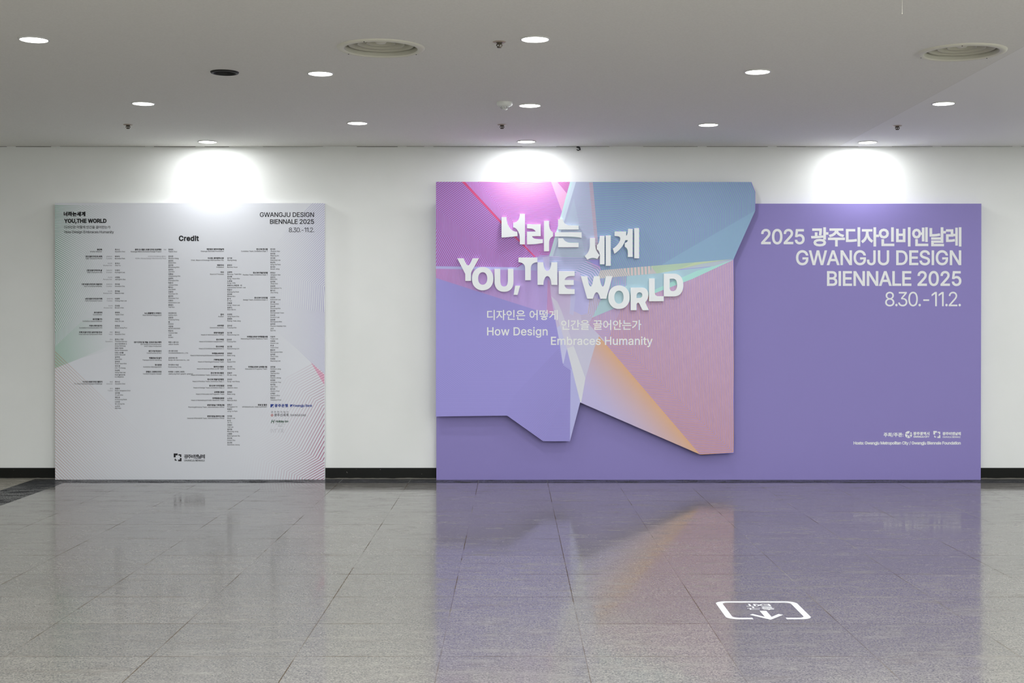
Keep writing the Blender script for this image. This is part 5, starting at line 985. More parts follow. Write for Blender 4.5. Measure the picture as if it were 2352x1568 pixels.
CREDITS = """
H|234.4|572.9|총감독|Artistic Director
N|264|572.9|최수신|Sooshin Choi
H|234.4|588.8|1관 포용디자인과 세계|Hall 1 Inclusive World
R|257.4|588.8|큐레이터|Curator
N|264|588.8|박부미|Boomee Park
R|257.4|604.6|리서처|Researcher
N|264|604.6|유지나|Jina Yu
H|234.4|620.6|2관 포용디자인과 삶|Hall 2 Inclusive Life
R|257.4|620.6|큐레이터|Curator
N|264|620.6|이경미|Kyungmi Lee
R|257.4|636.7|리서처|Researcher
N|264|636.7|서정림|Jeongrim Seo
H|234.4|652.5|3관 포용디자인과 모빌리티|Hall 3 Inclusive Mobility
R|257.4|652.5|큐레이터|Curator
N|264|652.5|차두원|Doowon Cha
R|257.4|668.5|리서처|Researcher
N|264|668.5|한마음|Maeum Han
H|234.6|685.8|4관 포용디자인과 미래|Hall 4 Inclusive Future
R|258.6|685.8|큐레이터|Curator
N|264|685.8|이창희|Chang Hee Lee
R|258.6|701.9|리서처|Researcher
N|264|701.9|진보람|Boram Chin
H|234.6|717.5|코디네이터|Coordinator
N|264|717.5|최태옥|Taeok Choi
H|234.6|732.7|공간연출 PD|Exhibition Space Director
N|264|732.7|이희진|Hee Jin Lee
H|234.6|747.8|커뮤니케이션 PD|Exhibition Communication PD
N|264|747.8|표문송|Moon Song Pyo
H|234.6|762.7|국제 포용디자인 심포지엄 연사|International Symposium Host
R|258.6|762.7|의장|Host
N|264|762.7|최수신|Sooshin Choi
R|258.6|779.2|연사|Speakers
S|264|779.2|토마스 가비/Thomas Garvey|오니 아이하우그/Onny Eikhaug|라마 기라우/Rama Gheerawo|다빈 스토웰/Davin Stowell|김카야/Kaya Kim|김숙연/Sook Yeon Kim|치이 창/Chi-Yi Chang|이상희/Sang Hee Lee|이코 밀리오레/Ico Migliore
H|234.8|876.4|72시간 포용디자인 챌린지|72-Hour Inclusive Design Challenge
R|258.8|876.4|총괄|Director
N|264.3|876.4|최수신|Sooshin Choi
R|258.8|892|튜터|Tutors
S|264.3|892|최종우/Ryan Jongwoo Choi|김아람/A Lam Kim|백은경/Eunkyong Baek|나미정/Mi Jeong Na|노미지/Miji Noh
H|370.8|572.9|광주 도시철도 포용디자인 프로젝트|Gwangju Metro Inclusive Design Project
R|381.4|568.4||PM
N|386.7|572.9|최태옥|Taeok Choi
R|381.4|588.5|코리아디자인멤버십 플러스|KDM+ (Korea Design Membership Plus)
S|386.7|588.5|강우준/Woojun Kang|김단비/Danbi Kim|김민영/Minyeong Kim|김주리/Juri Kim|김종승/Jongseung Kim|김창하/Changha Kim|박준서/Junseo Park|백지수/Jisu Baek|오윤찬/Yunchan Oh|윤찬희/Chanhee Yun|이현우/Hyeonwoo Lee|류예지/Yeji Ryu
H|370.8|718.9|뉴노멀플레이그라운드|New Normal Playground
S|386.7|718.9|아인투아인/Ayinto Ayin|강윤정/Yunjung Kang|땡/KKEKK|석운동/SEOKUNDONG|박유석/Yuseok Bak|수무/SUMU
H|370.8|785.7|EIP 디자인 및 개발, 인트로 영상 제작|EIP Design & Development,|Intro Video Production
N|386.7|785.7|작준 스튜디오|Jakjun Studio
H|370.8|805.8|공간 조성 및 공사|Construction & A/V
N|386.7|805.8|(주)영디자인|YOUNGDESIGN CO., LTD.
H|370.8|821.8|작품운송 및 설치|Transport & Art Handling
N|386.7|821.8|선진아트(주)|Sunjin Art Services Co., Ltd.
H|370.8|837.6|전시운영|Exhibition Management
N|386.7|837.6|주식회사 국성|Kookseong Corp.
H|370.8|853.5|콘텐츠 그래픽디자인|Content Graphic Design
N|386.7|853.5|박재형 (그래픽그래피)|Jaehyung Park (graphi-graphy)
H|514|572.1|재단법인 광주비엔날레|Gwangju Biennale Foundation
H|514|592.6|이사장, 광주광역시장|Chair, Mayor of Gwangju Metropolitan City
N|522|592.6|강기정|Gijung Kang
H|514|608.7|대표이사|President
N|522|608.7|윤범모|Bummo Youn
H|514|624.8|이사|Board of Trustees
S|522|624.8|김병택/Byoung-Taek Kim|김상훈/Sang-Hoon Kim|노동일/Dong-Il Ro|로렌시나 화란트-리/Laurencina Farrant-Lee|박광구/Kwang Gu Park|안미희/Mihee Ahn|윤 익/Ik Yun|이동훈/Dong-Hoon Lee|임원식/Won Sik Im
H|514|721.8|감사|Auditor
S|522|721.8|조정현/Jung Hyun Cho|정평화/Pyung-hwa Jang
H|514|747.5|사무처장|General Secretary
N|522|747.5|김요성|Yosung Kim
H|514|763.9|경영지원실장|Head of Administration Office
N|522|763.9|임근종|Keunchong Lim
H|514|779.5|전시1부장|Head of Exhibition Department 1
N|521|779.5|김요성|Yosung Kim
H|514|795.6|전시2부장|Head of Exhibition Department 2
N|522|795.6|임근종|Keunchong Lim
H|514|811.3|마케팅교육부장|Head of Marketing & Education Department
N|522|811.3|정혜연|Bella Jung
H|514|825.9|기획예산팀장|Head of Planning & Finance Team
N|522|825.9|김 현|Hyeon Kim
H|514|842|총무인사팀장|Head of General Affairs & HR Team
N|522|842|조사라|Sarah Cho
H|514|856.3|전시1부 전시팀장|Head of Exhibition Team, Exhibition Dept. 1
N|522|856.3|정필주|Pil Joo Jung
H|514|870.9|전시1부 파빌리온팀장|Head of Pavilion Team, Exhibition Dept. 1
N|522|870.9|강성은|Sung-eun Kang
H|515|885.4|전시2부 디자인팀장|Head of Design Team, Exhibition Dept. 2
N|522|885.4|전재원|Jaewon Jeon
H|515|900.1|교육행사팀장|Head of Education & Programs Team
N|522|900.1|정혜연|Bella Jung
H|515|914.2|마케팅홍보팀장|Head of Marketing & Public Relations Team
N|522|914.6|노만섭|Mansub Roh
H|515|929.9|경영지원실 기획예산팀|Planning&Finance Team, Administration Office
S|522|929.2|임동근/Donggeun Im|박종인/Jong-in Park
H|515|955.5|경영지원실 총무인사팀|General Affairs&HR Team, Administration Office
S|522|955.3|이리원/Riwon Lee|유 진/Jin Yu|이예지/Yeji Lee|정미영/Miyoung Jung|나병환/Byeonghwan Na|조인옥/Inwok Cho|정선화/Seonhwa Jeong
H|614.5|572.1|전시1부 전시팀|Exhibition Team, Exhibition Dept. 1
S|621|572.1|한지현/Jihyeon Han|안미정/Mijeong An|이다경/Dakyung Lee|박상하/Sang Ha Park|장서안/Seoan Jang
H|614.5|626.2|전시1부 파빌리온팀|Pavilion Team, Exhibition Dept. 1
S|621|626.2|한정선/Jungsun Han|김민지/Minji Kim|김지희/Jihee Kim|유승현/Seunghyun Yu|홍지수/Jisu Hong
H|614.5|683.6|전시2부 디자인팀|Design Team, Exhibition Dept. 2
S|621|683|이의혁/Euihyeok Lee|김다슬/Daseul Kim|김소영/Soyoung Kim|윤성환/Seonghwan Yoon|이수연/Suyeon Lee|김승원/Seungwon Kim|김하연/Hayeon Heather Kim|고산/San Ko
H|614.5|773|마케팅교육부 마케팅홍보팀|Marketing & Public Relations Team
S|621|773|이윤주/Yunju Lee|이희옥/Heeok Lee|최 윤/Yoon Choi|함승우/Seungwoo Ham|김지원/Jiwon Kim|이세영/Seyoung Lee
H|613.3|842.3|마케팅교육부 교육행사팀|Education & Programs Team
S|621|842.3|장한별/Hanbyul Jang|김재희/Jaehee Kim|정하원/Hawon Jeong|유정원/Jungwon Yoo|최지예/Jiye Choi|최지연/Jiyeon Choi|신재은/Jaeeun Shin|최윤선/Yoonsun Choi
H|613.2|929.5|후원 및 협찬|SPONSOR & IN-KIND SUPPORT
"""
# ---------------------------------------------------------------- lettering
def winding(x, y, loops):
    w = 0
    for L in loops:
        for i in range(len(L)):
            (x1, y1), (x2, y2) = L[i - 1], L[i]
            if (y1 <= y) != (y2 <= y):
                s_ = (x2 - x1) * (y - y1) - (x - x1) * (y2 - y1)
                if y2 > y1 and s_ > 0: w += 1
                elif y2 < y1 and s_ < 0: w -= 1
    return w

def fill(loops):
    """non-zero fill of outlines, any overlaps merged: (vertices, triangles)"""
    pts, ed = [], []
    for L in loops:
        o = len(pts)
        pts += L
        ed += [(o + i, o + (i + 1) % len(L)) for i in range(len(L))]
    vo, eo, fo = delaunay_2d_cdt([Vector(q) for q in pts], ed, [], 0, 1e-5)[:3]
    V = [(v[0], v[1]) for v in vo]
    F = []
    for f in fo:
        cx_, cy_ = sum(V[i][0] for i in f) / len(f), sum(V[i][1] for i in f) / len(f)
        if winding(cx_, cy_, loops): F.append(tuple(f))
    return V, F

GL = {}
for ln in INTER.strip().split('\n'):
    ch, rest = ln[0], ln[1:]
    p = rest.split('|')
    GL[ch] = (float(p[0]), [[tuple(map(float, q.split(','))) for q in L.split(' ')] for L in p[1:]])

HG = {}
for ln in HANGUL.strip().split('\n'):
    t = ln[1:].split('|')[1:]
    HG[ln[0]] = (920.0, [[tuple(map(float, q.split(','))) for q in L.split(' ')] for L in t])

def grow(L, w):
    """loop moved outwards (to the right of its direction) by w, mitred"""
    n = len(L)
    out = []
    for i in range(n):
        (x0, y0), (x1, y1), (x2, y2) = L[i - 1], L[i], L[(i + 1) % n]
        ax, ay, bx, by = x1 - x0, y1 - y0, x2 - x1, y2 - y1
        la, lb = math.hypot(ax, ay) or 1e-9, math.hypot(bx, by) or 1e-9
        nx, ny = ay / la + by / lb, -ax / la - bx / lb
        q = nx * nx + ny * ny
        k = min(2.0 / q, 1.6) if q > 1e-6 else 0.0
        out.append((x1 + nx * k * w, y1 + ny * k * w))
    return out

CAP = 509.0

_filled = {}

def glyph(ch, w):
    """filled outline of one character, thickened by w font units"""
    key = (ch, round(w, 1))
    if key not in _filled:
        lp = (GL[ch] if ch in GL else HG[ch])[1]
        sg = 1.0 if area2(max(lp, key=lambda L: abs(area2(L)))) > 0 else -1.0
        _filled[key] = fill([grow(L, w * sg) for L in lp] if w else lp)
    return _filled[key]

class Print:
    """collects flat lettering in artwork units, then becomes one mesh lying on a face"""
    def __init__(self):
        self.V, self.F = [], []

    def add(self, V, F, lift=0.0):
        o = len(self.V)
        self.V += [(x, y, lift) for x, y in V]
        self.F += [tuple(o + i for i in f) for f in F]

    def poly(self, loops):
        self.add(*fill(loops))

    def line(self, txt, u, v, cap, align='l', width=None, bold=0.0, hbold=None, hs=1.26, skew=0.0, slow=0.04, spc=190.0, xs_=1.0):
        """v = baseline, cap = capital height"""
        if hbold is None: hbold = bold
        kl = cap / CAP
        kh = cap * hs / 902.0
        it, pos = [], 0.0
        for ch in txt:
            if ch == ' ':
                it.append((None, pos, 0, 0)); pos += spc * kl; continue
            h = ch not in GL
            g, k = (HG[ch], kh) if h else (GL[ch], kl)
            it.append((ch, pos, k, h)); pos += g[0] * k * xs_
        xs = lambda c_: [q[0] for L in (GL[c_] if c_ in GL else HG[c_])[1] for q in L]
        lo = min(p + min(xs(g)) * xs_ * k for g, p, k, h in it if g)
        hi = max(p + max(xs(g)) * xs_ * k for g, p, k, h in it if g)
        tr = 0.0
        n = len(it)
        if width is not None and n > 1: tr = (width - (hi - lo)) / (n - 1)
        tot = hi - lo + tr * (n - 1)
        off = {'l': u, 'r': u - tot, 'c': u - tot / 2}[align] - lo
        for i, (g, p, k, h) in enumerate(it):
            if not g: continue
            vb = v + (slow * cap if h else 0)
            gv, gf = glyph(g, (hbold if h else bold) / k)
            self.add([(off + p + i * tr + (q[0] * xs_ + skew * q[1]) * k, vb - q[1] * k) for q in gv], gf, 0.00015 * (i % 2))
        return self

    def stroke(self, pts, w):
        l, r_ = [], []
        for i, (x, y) in enumerate(pts):
            x0, y0 = pts[max(i - 1, 0)]
            x2, y2 = pts[min(i + 1, len(pts) - 1)]
            d = math.hypot(x2 - x0, y2 - y0)
            nx, ny = -(y2 - y0) / d * w, (x2 - x0) / d * w
            l.append((x + nx, y + ny)); r_.append((x - nx, y - ny))
        o = len(self.V)
        self.V += [(x, y, 0.0) for x, y in l + r_]
        n = len(pts)
        self.F += [(o + i, o + i + 1, o + n + i + 1, o + n + i) for i in range(n - 1)]

    def build(self, name, mat, root, d, parent, lift=0.0006):
        V = [(wx(u, d) - root[0], d - lift - z - root[1], wz(v, d) - root[2]) for u, v, z in self.V]
        Fc = []
        for f in self.F:
            a, b, c_ = (V[i] for i in f[:3])
            cr = (b[0] - a[0]) * (c_[2] - a[2]) - (b[2] - a[2]) * (c_[0] - a[0])
            Fc.append(f if cr > 0 else f[::-1])
        return mesh_obj(name, V, Fc, mat, parent)

def rect(x0, y0, x1, y1):
    return [(x0, y0), (x1, y0), (x1, y1), (x0, y1)]

def bracket_logo(P, x, y, s):
    """four corner brackets of different sizes, s = overall size"""
    q = lambda pts: P.poly([[(x + a * s, y + b * s) for a, b in pts]])
    q([(0, 0), (.50, 0), (.50, .24), (.25, .24), (.25, .50), (0, .50)])
    q([(.60, .11), (.97, .11), (.97, .46), (.80, .46), (.80, .27), (.60, .27)])
    q([(.13, .66), (.25, .66), (.25, .80), (.39, .80), (.39, .92), (.13, .92)])
    q([(1.0, .58), (1.0, 1.0), (.57, 1.0), (.57, .79), (.79, .79), (.79, .58)])

# ---------------------------------------------------------------- credit panel (left)
R = (wx(436, D_LP), D_LP, 0.0)
lp_root = empty('credit_panel', R)
s = Sh('credit_panel_print', 0.5, 0.35)
s.art_coords(R, D_LP)
c = alb((210, 212, 218))
def fade(g0, g1, power=1.0):
    """1 at g0, 0 at g1 (two points)"""
    x, y = g1[0] - g0[0], g1[1] - g0[1]
    l2 = x * x + y * y
    t = s.dot(s.P, (-x / l2, -y / l2, 1 + (x * g0[0] + y * g0[1]) / l2))
    t = s.math('MAXIMUM', s.math('MINIMUM', t, 1.0), 0.0)
    return t if power == 1.0 else s.math('POWER', t, power)
# green lines
f = s.family((126, 471), (1, 0.02), 3.45, [
    ((182.7, 472.9), (129.1, 549.4), (0.866, 0.5), (300, 560)),
    ((211.7, 561), (129, 652.8), (0.45, 0.89), (300, 700)),
    ((207, 709), (129, 763.4), (0.0, 1.0), (250, 760)),
    ((184.2, 747.3), (127.6, 790.2), (-0.45, 0.89), (190, 800))])
mk = s.mask([(120, 471), (420, 471), (420, 760), (186, 822), (120, 848)])
c = s.mix(s.math('MULTIPLY', s.math('MULTIPLY', s.lines(f, 0.36), mk), s.math('MULTIPLY', fade((126, 700), (340, 700), 3.2), 0.95)), c, alb((70, 140, 96)))
tint = s.mask([(120, 802), (190, 735), (300, 700), (330, 760), (186, 822), (120, 848)])
c = s.mix(s.math('MULTIPLY', tint, s.math('MULTIPLY', fade((126, 830), (260, 770), 1.3), 0.45)), c, alb((140, 185, 160)))
# brown lines
f = s.family((126, 806), (0.72, 0.69), 5.2)
mk = s.mask([(120, 800), (700, 1350), (120, 1350)])
c = s.mix(s.math('MULTIPLY', s.math('MULTIPLY', s.lines(f, 0.22), mk), s.math('MULTIPLY', fade((126, 950), (440, 950), 3.0), 0.8)), c, alb((172, 120, 84)))
# violet lines
f = s.family((745, 470), (-0.72, 0.69), 3.9, [
    ((743.8, 658), (681, 640), (0.05, 1.0), (715, 690)),
    ((742, 717), (660, 704), (0.72, 0.69), (715, 760))])
mk = s.mask([(720, 460), (750, 460), (750, 862), (714, 832), (560, 690), (560, 640)])
c = s.mix(s.math('MULTIPLY', s.math('MULTIPLY', s.lines(f, 0.34), mk), s.math('MULTIPLY', fade((745, 650), (600, 650), 2.0), 0.85)), c, alb((142, 136, 186)))
# magenta lines and wedge
c = s.mix(s.math('MULTIPLY', s.mask([(714, 832), (745, 860), (745, 884)]), 0.7), c, alb((214, 140, 172)))
f = s.family((745, 860), (-0.88, 0.47), 5.6, [
    ((744, 934), (650, 862), (-0.48, 0.88), (640, 960)),
    ((744, 1060), (600, 985), (-0.86, 0.5), (600, 1040)),
    ((700, 1100), (520, 1020), (-0.16, 0.98), (520, 1090))])
mk = s.mask([(714, 832), (745, 856), (745, 1110), (500, 1110), (500, 1010), (650, 870)])
c = s.mix(s.math('MULTIPLY', s.math('MULTIPLY', s.lines(f, 0.25), mk), s.math('MULTIPLY', fade((748, 1000), (530, 940), 3.2), 1.0)), c, alb((150, 48, 98)))
s.color(c)
M_CREDIT = s.m
V, Fc, mi = slab([[(126, 466), (745.6, 466.5), (745.6, 1101.2), (126.8, 1101.2)]], D_LP, D_WALL - 0.001, R)
V = [(a, b, max(0.0, z)) for a, b, z in V]
mesh_obj('board', V, Fc, [M_CREDIT, M_EDGE], lp_root, mi)
tag(lp_root, 'white credit panel with columns of small black text and fading coloured lines', 'exhibition panel')

Print().line('너라는세계', 147, 494.8, 7.4, width=48.5, bold=0.45, hbold=0.72).build('title_text', M_INK, R, D_LP, lp_root)
Print().line('YOU,THE WORLD', 148, 511.2, 8.3, width=96, bold=0.7).build('title_text', M_INK, R, D_LP, lp_root)
Print().line('디자인은 어떻게 인간을 끌어안는가', 148, 524.2, 5.4, width=105.5, hbold=0.08).build('title_text', M_INK, R, D_LP, lp_root)
Print().line('How Design Embraces Humanity', 148, 535.4, 5.8, width=113.5, bold=0.06).build('title_text', M_INK, R, D_LP, lp_root)
Print().line('GWANGJU DESIGN', 721, 497.9, 10.2, 'r', width=124, bold=0.22).build('date_text', M_INK, R, D_LP, lp_root)
Print().line('BIENNALE 2025', 721, 513.8, 10.2, 'r', width=100.6, bold=0.26).build('date_text', M_INK, R, D_LP, lp_root)
Print().line('8.30.-11.2.', 721.5, 533.0, 10.4, 'r', width=58, bold=0.0).build('date_text', M_INK, R, D_LP, lp_root)
P = Print()
P.line('Credit', 411.5, 552.6, 10.8, width=44.5, bold=0.75)
P.build('heading_text', M_INK, R, D_LP, lp_root)

KC, EC = 3.05, 2.8
COLS = {}
def col_of(kind, u):
    return COLS.setdefault((kind, min(3, int((u - 130) // 122)) if kind != 'credit_lettering' else min(3, int((u - 200) // 125))), Print())
def head(u, v, ko, *en):
    col_of('heading_lettering', u).line(ko, u, v + 1.55, KC, 'r', bold=0.20, hbold=0.20, spc=130)
    for k, e in enumerate(en): col_of('credit_lettering', u + 12).line(e, u, v + 6.1 + 4.5 * k, EC, 'r', bold=0.05, spc=150)
def name(u, v, ko, en):
    q = col_of('credit_lettering', u)
    q.line(ko, u, v + 1.55, KC * 0.98, hbold=0.10, spc=130)
    q.line(en, u, v + 6.1, EC, bold=0.05, spc=150)
def role(u, v, ko, en):
    q = col_of('role_lettering', u)
    if ko: q.line(ko, u, v + 1.5, 2.7, 'r', spc=130)
    q.line(en, u, v + 6.1, EC, 'r', spc=150)
for r_ in CREDITS.strip().split('\n'):
    p = r_.split('|')
    k, u, v = p[0], float(p[1]), float(p[2])
    if k == 'H': head(u, v, *p[3:])
    elif k == 'N': name(u, v, *p[3:])
    elif k == 'R': role(u, v, *p[3:])
    elif k == 'S':
        for q in p[3:]:
            ko, en = q.split('/')
            name(u, v, ko, en)
            v += 10.16
for (kind, _), q in COLS.items():
    q.build(kind, {'heading_lettering': M_INK, 'credit_lettering': M_INKS, 'role_lettering': M_GREYINK}[kind], R, D_LP, lp_root)

P = Print()
bracket_logo(P, 399, 1041.0, 18)
P.build('bracket_mark', M_INK, R, D_LP, lp_root)
P = Print()
P.line('광주비엔날레', 423, 1051.6, 7.4, width=47.5, hbold=0.25)
P.line('GWANGJU BIENNALE', 423, 1059.2, 4.0, width=47.3, bold=0.06)
P.build('foundation_logo', M_INK, R, D_LP, lp_root)
# sponsor marks
P = Print()
def bank_icon(x, y, w):
    P.poly([[(x, y), (x + w, y), (x + w, y + w * .30), (x + w * .55, y + w * .62), (x + w * .28, y + w), (x, y + w)]])
    P.poly([[(x + w * .62, y + w), (x + w * .80, y + w * .62), (x + w, y + w)]])
bank_icon(621.3, 927.9, 7.5)
P.line('광주은행', 630.9, 933.9, 5.6, width=30.0, hbold=0.35)
P.build('bank_logo', M_BLUE, R, D_LP, lp_root)
P = Print()
bank_icon(666.5, 928.7, 5.6)
P.line('Kwangju Bank', 673.5, 933.7, 5.2, width=43.5, bold=0.22)
P.build('bank_logo', M_BLUE, R, D_LP, lp_root)
P = Print()
P.line('광주현지법인', 622.5, 948.0, 4.0, width=40, hbold=0.0)
P.line('광주신세계', 630, 955.2, 5.0, width=32.3, hbold=0.12)
P.line('SHINSEGAE', 667, 955.3, 4.4, width=36, bold=0.05)
P.build('store_logo', M_INKS, R, D_LP, lp_root)
P = Print()
for k in range(6):
    a = math.pi / 3 * k
    x, y = 624.9 + 2.1 * math.cos(a), 953.2 + 2.1 * math.sin(a)
    P.poly([[(x + 1.0 * math.cos(w * math.pi / 4), y + 1.0 * math.sin(w * math.pi / 4)) for w in range(8)]])
P.build('flower_mark', M_RED, R, D_LP, lp_root)
P = Print()
P.line('H', 622.5, 971.4, 7.6, width=None, bold=0.25, skew=0.3)
P.line('Holiday Inn', 633, 969.6, 4.6, width=29, bold=0.22, skew=0.15)
P.line('AN IHG HOTEL', 633.2, 974.2, 1.5, width=21, bold=0.0)
P.line('GWANGJU', 638.8, 978.8, 1.5, width=10.5)
P.build('hotel_logo', M_GREEN, R, D_LP, lp_root)
P = Print()
for pts in ([(622.8, 993.2), (622.8, 985.4), (624.2, 984.8)], [(625.2, 985.2), (628.0, 993.0), (631.2, 985.2), (632.6, 986.0)],
            [(633.0, 993.2), (633.0, 985.0), (638.4, 985.0)], [(639.6, 993.2), (639.6, 985.6), (642.8, 992.6), (642.8, 985.2)],
            [(644.2, 985.0), (646.2, 985.0)], [(647.4, 993.2), (647.4, 985.0), (650.4, 985.2), (650.8, 987.6), (648.2, 989.0), (651.2, 993.2)]):
    P.stroke(pts, 0.22)
P.build('thin_logo', M_GREYINK, R, D_LP, lp_root)

# ---------------------------------------------------------------- purple panel (right)
R = (wx(1628, D_PP), D_PP, 0.0)
pp_root = empty('purple_panel', R)
V, Fc, mi = slab([[(1002, 467.5), (2254, 467.5), (2252.6, 1101.6), (1002.3, 1101.6)]], D_PP, D_WALL - 0.001, R)
V = [(a, b, max(0.0, z)) for a, b, z in V]
mesh_obj('board', V, Fc, [M_PURPLE, M_PURPLE], pp_root, mi)
tag(pp_root, 'long purple panel with white event title and dates, standing against the wall at right', 'exhibition panel')
Print().line('2025 광주디자인비엔날레', 2207, 559.8, 33.0, 'r', width=458, bold=0.95, hbold=1.3, spc=250, xs_=0.97).build('title_text', M_WHITE, R, D_PP, pp_root)
Print().line('GWANGJU DESIGN', 2207, 607.8, 32.2, 'r', width=378, bold=0.9, xs_=0.97).build('title_text', M_WHITE, R, D_PP, pp_root)
Print().line('BIENNALE 2025', 2207.3, 655.5, 32.2, 'r', width=307, bold=0.95, xs_=0.97).build('title_text', M_WHITE, R, D_PP, pp_root)
Print().line('8.30.-11.2.', 2207, 703.0, 32.8, 'r', width=174, bold=0.0, xs_=0.95).build('title_text', M_WHITE, R, D_PP, pp_root)
Print().line('주최/주관:', 2030, 1001.6, 7.0, width=44.5, bold=0.35, hbold=0.42, hs=1.3).build('host_text', M_WHITE, R, D_PP, pp_root)
Print().line('Hosts: Gwangju Metropolitan City / Gwangju Biennale Foundation', 1960.7, 1020.2, 6.4, width=245.6, bold=0.32).build('host_text', M_WHITE, R, D_PP, pp_root)
P = Print()
cxl, cyl, rr = 2086.8, 997.8, 8.1
def arc(x, y, r0, a0, a1, n=14):
    return [(x + r0 * math.cos(math.radians(a0 + (a1 - a0) * i / n)), y + r0 * math.sin(math.radians(a0 + (a1 - a0) * i / n))) for i in range(n + 1)]
P.poly([arc(cxl, cyl, rr, 200, 292) + [(cxl + 0.5, cyl - 2.6), (cxl - 3.4, cyl - 1.8)]])
P.poly([arc(cxl, cyl, rr, 312, 345) + [(cxl + 3.0, cyl - 2.2)]])
P.poly([arc(cxl, cyl, rr, 120, 192) + [(cxl - 1.8, cyl + 0.2)]])
P.poly([arc(cxl, cyl, rr, 352, 410) + [(cxl + 2.6, cyl + 0.2)]])
P.poly([arc(cxl, cyl, rr, 62, 112) + [(cxl - 0.6, cyl + 1.2), (cxl + 0.9, cyl + 1.2)]])
P.line('광주광역시', 2098, 998.0, 5.6, width=36.5, hbold=0.40)
P.line('GWANGJU CITY', 2098, 1004.6, 4.0, width=36.5, bold=0.22)
P.build('city_logo', M_WHITE, R, D_PP, pp_root)
P = Print()
bracket_logo(P, 2143.7, 989.4, 16.2)
P.build('bracket_mark', M_WHITE, R, D_PP, pp_root)
P = Print()
P.line('광주비엔날레', 2165, 998.2, 5.6, width=41.5, hbold=0.32)
P.line('GWANGJU BIENNALE', 2165, 1005.2, 3.8, width=41.2, bold=0.05)
P.build('foundation_logo', M_WHITE, R, D_PP, pp_root)

# ---------------------------------------------------------------- colourful cut-out board with raised letters
OUT = [(1001.4, 417.4), (1726, 417.8), (1734.9, 440.8), (1734.9, 483), (1685.1, 595), (1685.1, 1039.6), (1608.5, 1043.6), (1332.5, 923.9),
       (1309, 1013), (1247.8, 1013), (1164.8, 954.2), (1001.2, 956.2)]
R = (wx(1343, D_CB), D_CB, wz(1043.6, D_CB))
cb_root = empty('cutout_board', R)
s = Sh('collage_print', 0.5, 0.35)
s.art_coords(R, D_CB)
c = alb((151, 144, 209))
def lay(poly, a, b=None, f=None, duty=0.5, alpha=1.0):
    """one printed area: colour a, optional lines of colour b"""
    global c
    m_ = s.mask(poly)
    ca = a if isinstance(a, bpy.types.NodeSocket) else alb(a)
    if b is not None:
        ca = s.mix(s.lines(f, duty), ca, b if isinstance(b, bpy.types.NodeSocket) else alb(b))
    if alpha is not None and not isinstance(alpha, float): m_ = s.math('MULTIPLY', m_, alpha)
    elif alpha != 1.0: m_ = s.math('MULTIPLY', m_, alpha)
    c = s.mix(m_, c, ca)
def over(poly, b, f, duty, alpha=1.0):
    """lines only"""
    global c
    m_ = s.math('MULTIPLY', s.mask(poly), s.lines(f, duty))
    if not isinstance(alpha, float) or alpha != 1.0: m_ = s.math('MULTIPLY', m_, alpha)
    c = s.mix(m_, c, alb(b))
# lower left lavender field
f = s.family((1002, 700), (0, 1), 3.3, [((1023, 855), (1104, 800), (0.8, 0.6), (1150, 900)), ((1040, 896), (1135, 829), (1, 0.0), (1180, 940))])
over([(1000, 630), (1311, 730), (1311, 1020), (1000, 1020)], (134, 126, 194), f, 0.45, 0.5)
f = s.family((1165, 954), (0.816, 0.578), 3.1, [((1250, 1013), (1303, 880), (1, 0), (1310, 1000))])
over([(1150, 940), (1248, 1020), (1312, 1020), (1312, 846), (1293, 834), (1283, 800)], (124, 116, 180), f, 0.45, fade((1290, 950), (1180, 900), 0.8))
over([(1150, 940), (1248, 1020), (1312, 1020), (1312, 846), (1293, 834), (1283, 800)], (158, 151, 212), s.math('ADD', f, 0.5), 0.45, fade((1300, 950), (1190, 900), 0.8))
# magenta field left of the red wedge
f = s.family((1003, 417), (-0.81, 0.588), 4.0, [
    ((1003.5, 480.6), (1183.8, 611.8), (0, 1), (1003, 600)),
    ((1008.6, 528.2), (1143, 610.1), (-0.474, 0.88), (1003, 600))])
lay([(1000, 410), (1056, 410), (1229, 590), (1190, 613.5), (1000, 611)], (164, 142, 211), (160, 76, 142), f, 0.46)
# magenta field right of the wedge
f = s.family((1080, 417), (-0.05, 1), 3.2, [((1099.2, 418.9), (1238.7, 577.8), (1, 0.045), (1250, 430))])
A2 = [(1062, 410), (1313, 410), (1261, 590), (1230, 590)]
lay(A2, (178, 162, 226), (196, 84, 164), f, 0.5)
lay([(1060.2, 417), (1067.8, 417), (1152, 508), (1231, 590), (1227, 590), (1150, 513)], (206, 76, 126))
lay([(1236, 590), (1241, 585), (1262, 585), (1262, 590)], (176, 150, 208))
f2 = s.family((1280, 417), (1, 0.12), 3.5)
lay([(1265, 415), (1278, 415), (1303, 445.3), (1290.5, 485.7)], (222, 172, 208), (214, 160, 202), f2, 0.4)
f2 = s.family((1280, 417), (0.92, -0.39), 3.4)
lay([(1277.8, 415), (1312, 415), (1302.9, 445.3)], (178, 140, 202), (206, 104, 162), f2, 0.55)
# teal lined strip behind the beam
lay([(1320, 410), (1361, 410), (1373, 540), (1379, 596), (1255, 600), (1296, 506)], (182, 160, 206))
lay([(1352.6, 415), (1361.5, 415), (1378, 596), (1370, 596)], (200, 136, 170))
lay([(1318, 455), (1346, 596), (1272, 596)], (192, 188, 216), alpha=0.55)
f = s.family((1330, 417), (1, 0.03), 3.65, [((1350, 419), (1284, 588), (-0.86, 0.5), (1290, 450))])
over([(1320, 410), (1361, 410), (1373, 540), (1379, 596), (1255, 600), (1296, 506)], (150, 186, 194), f, 0.5)
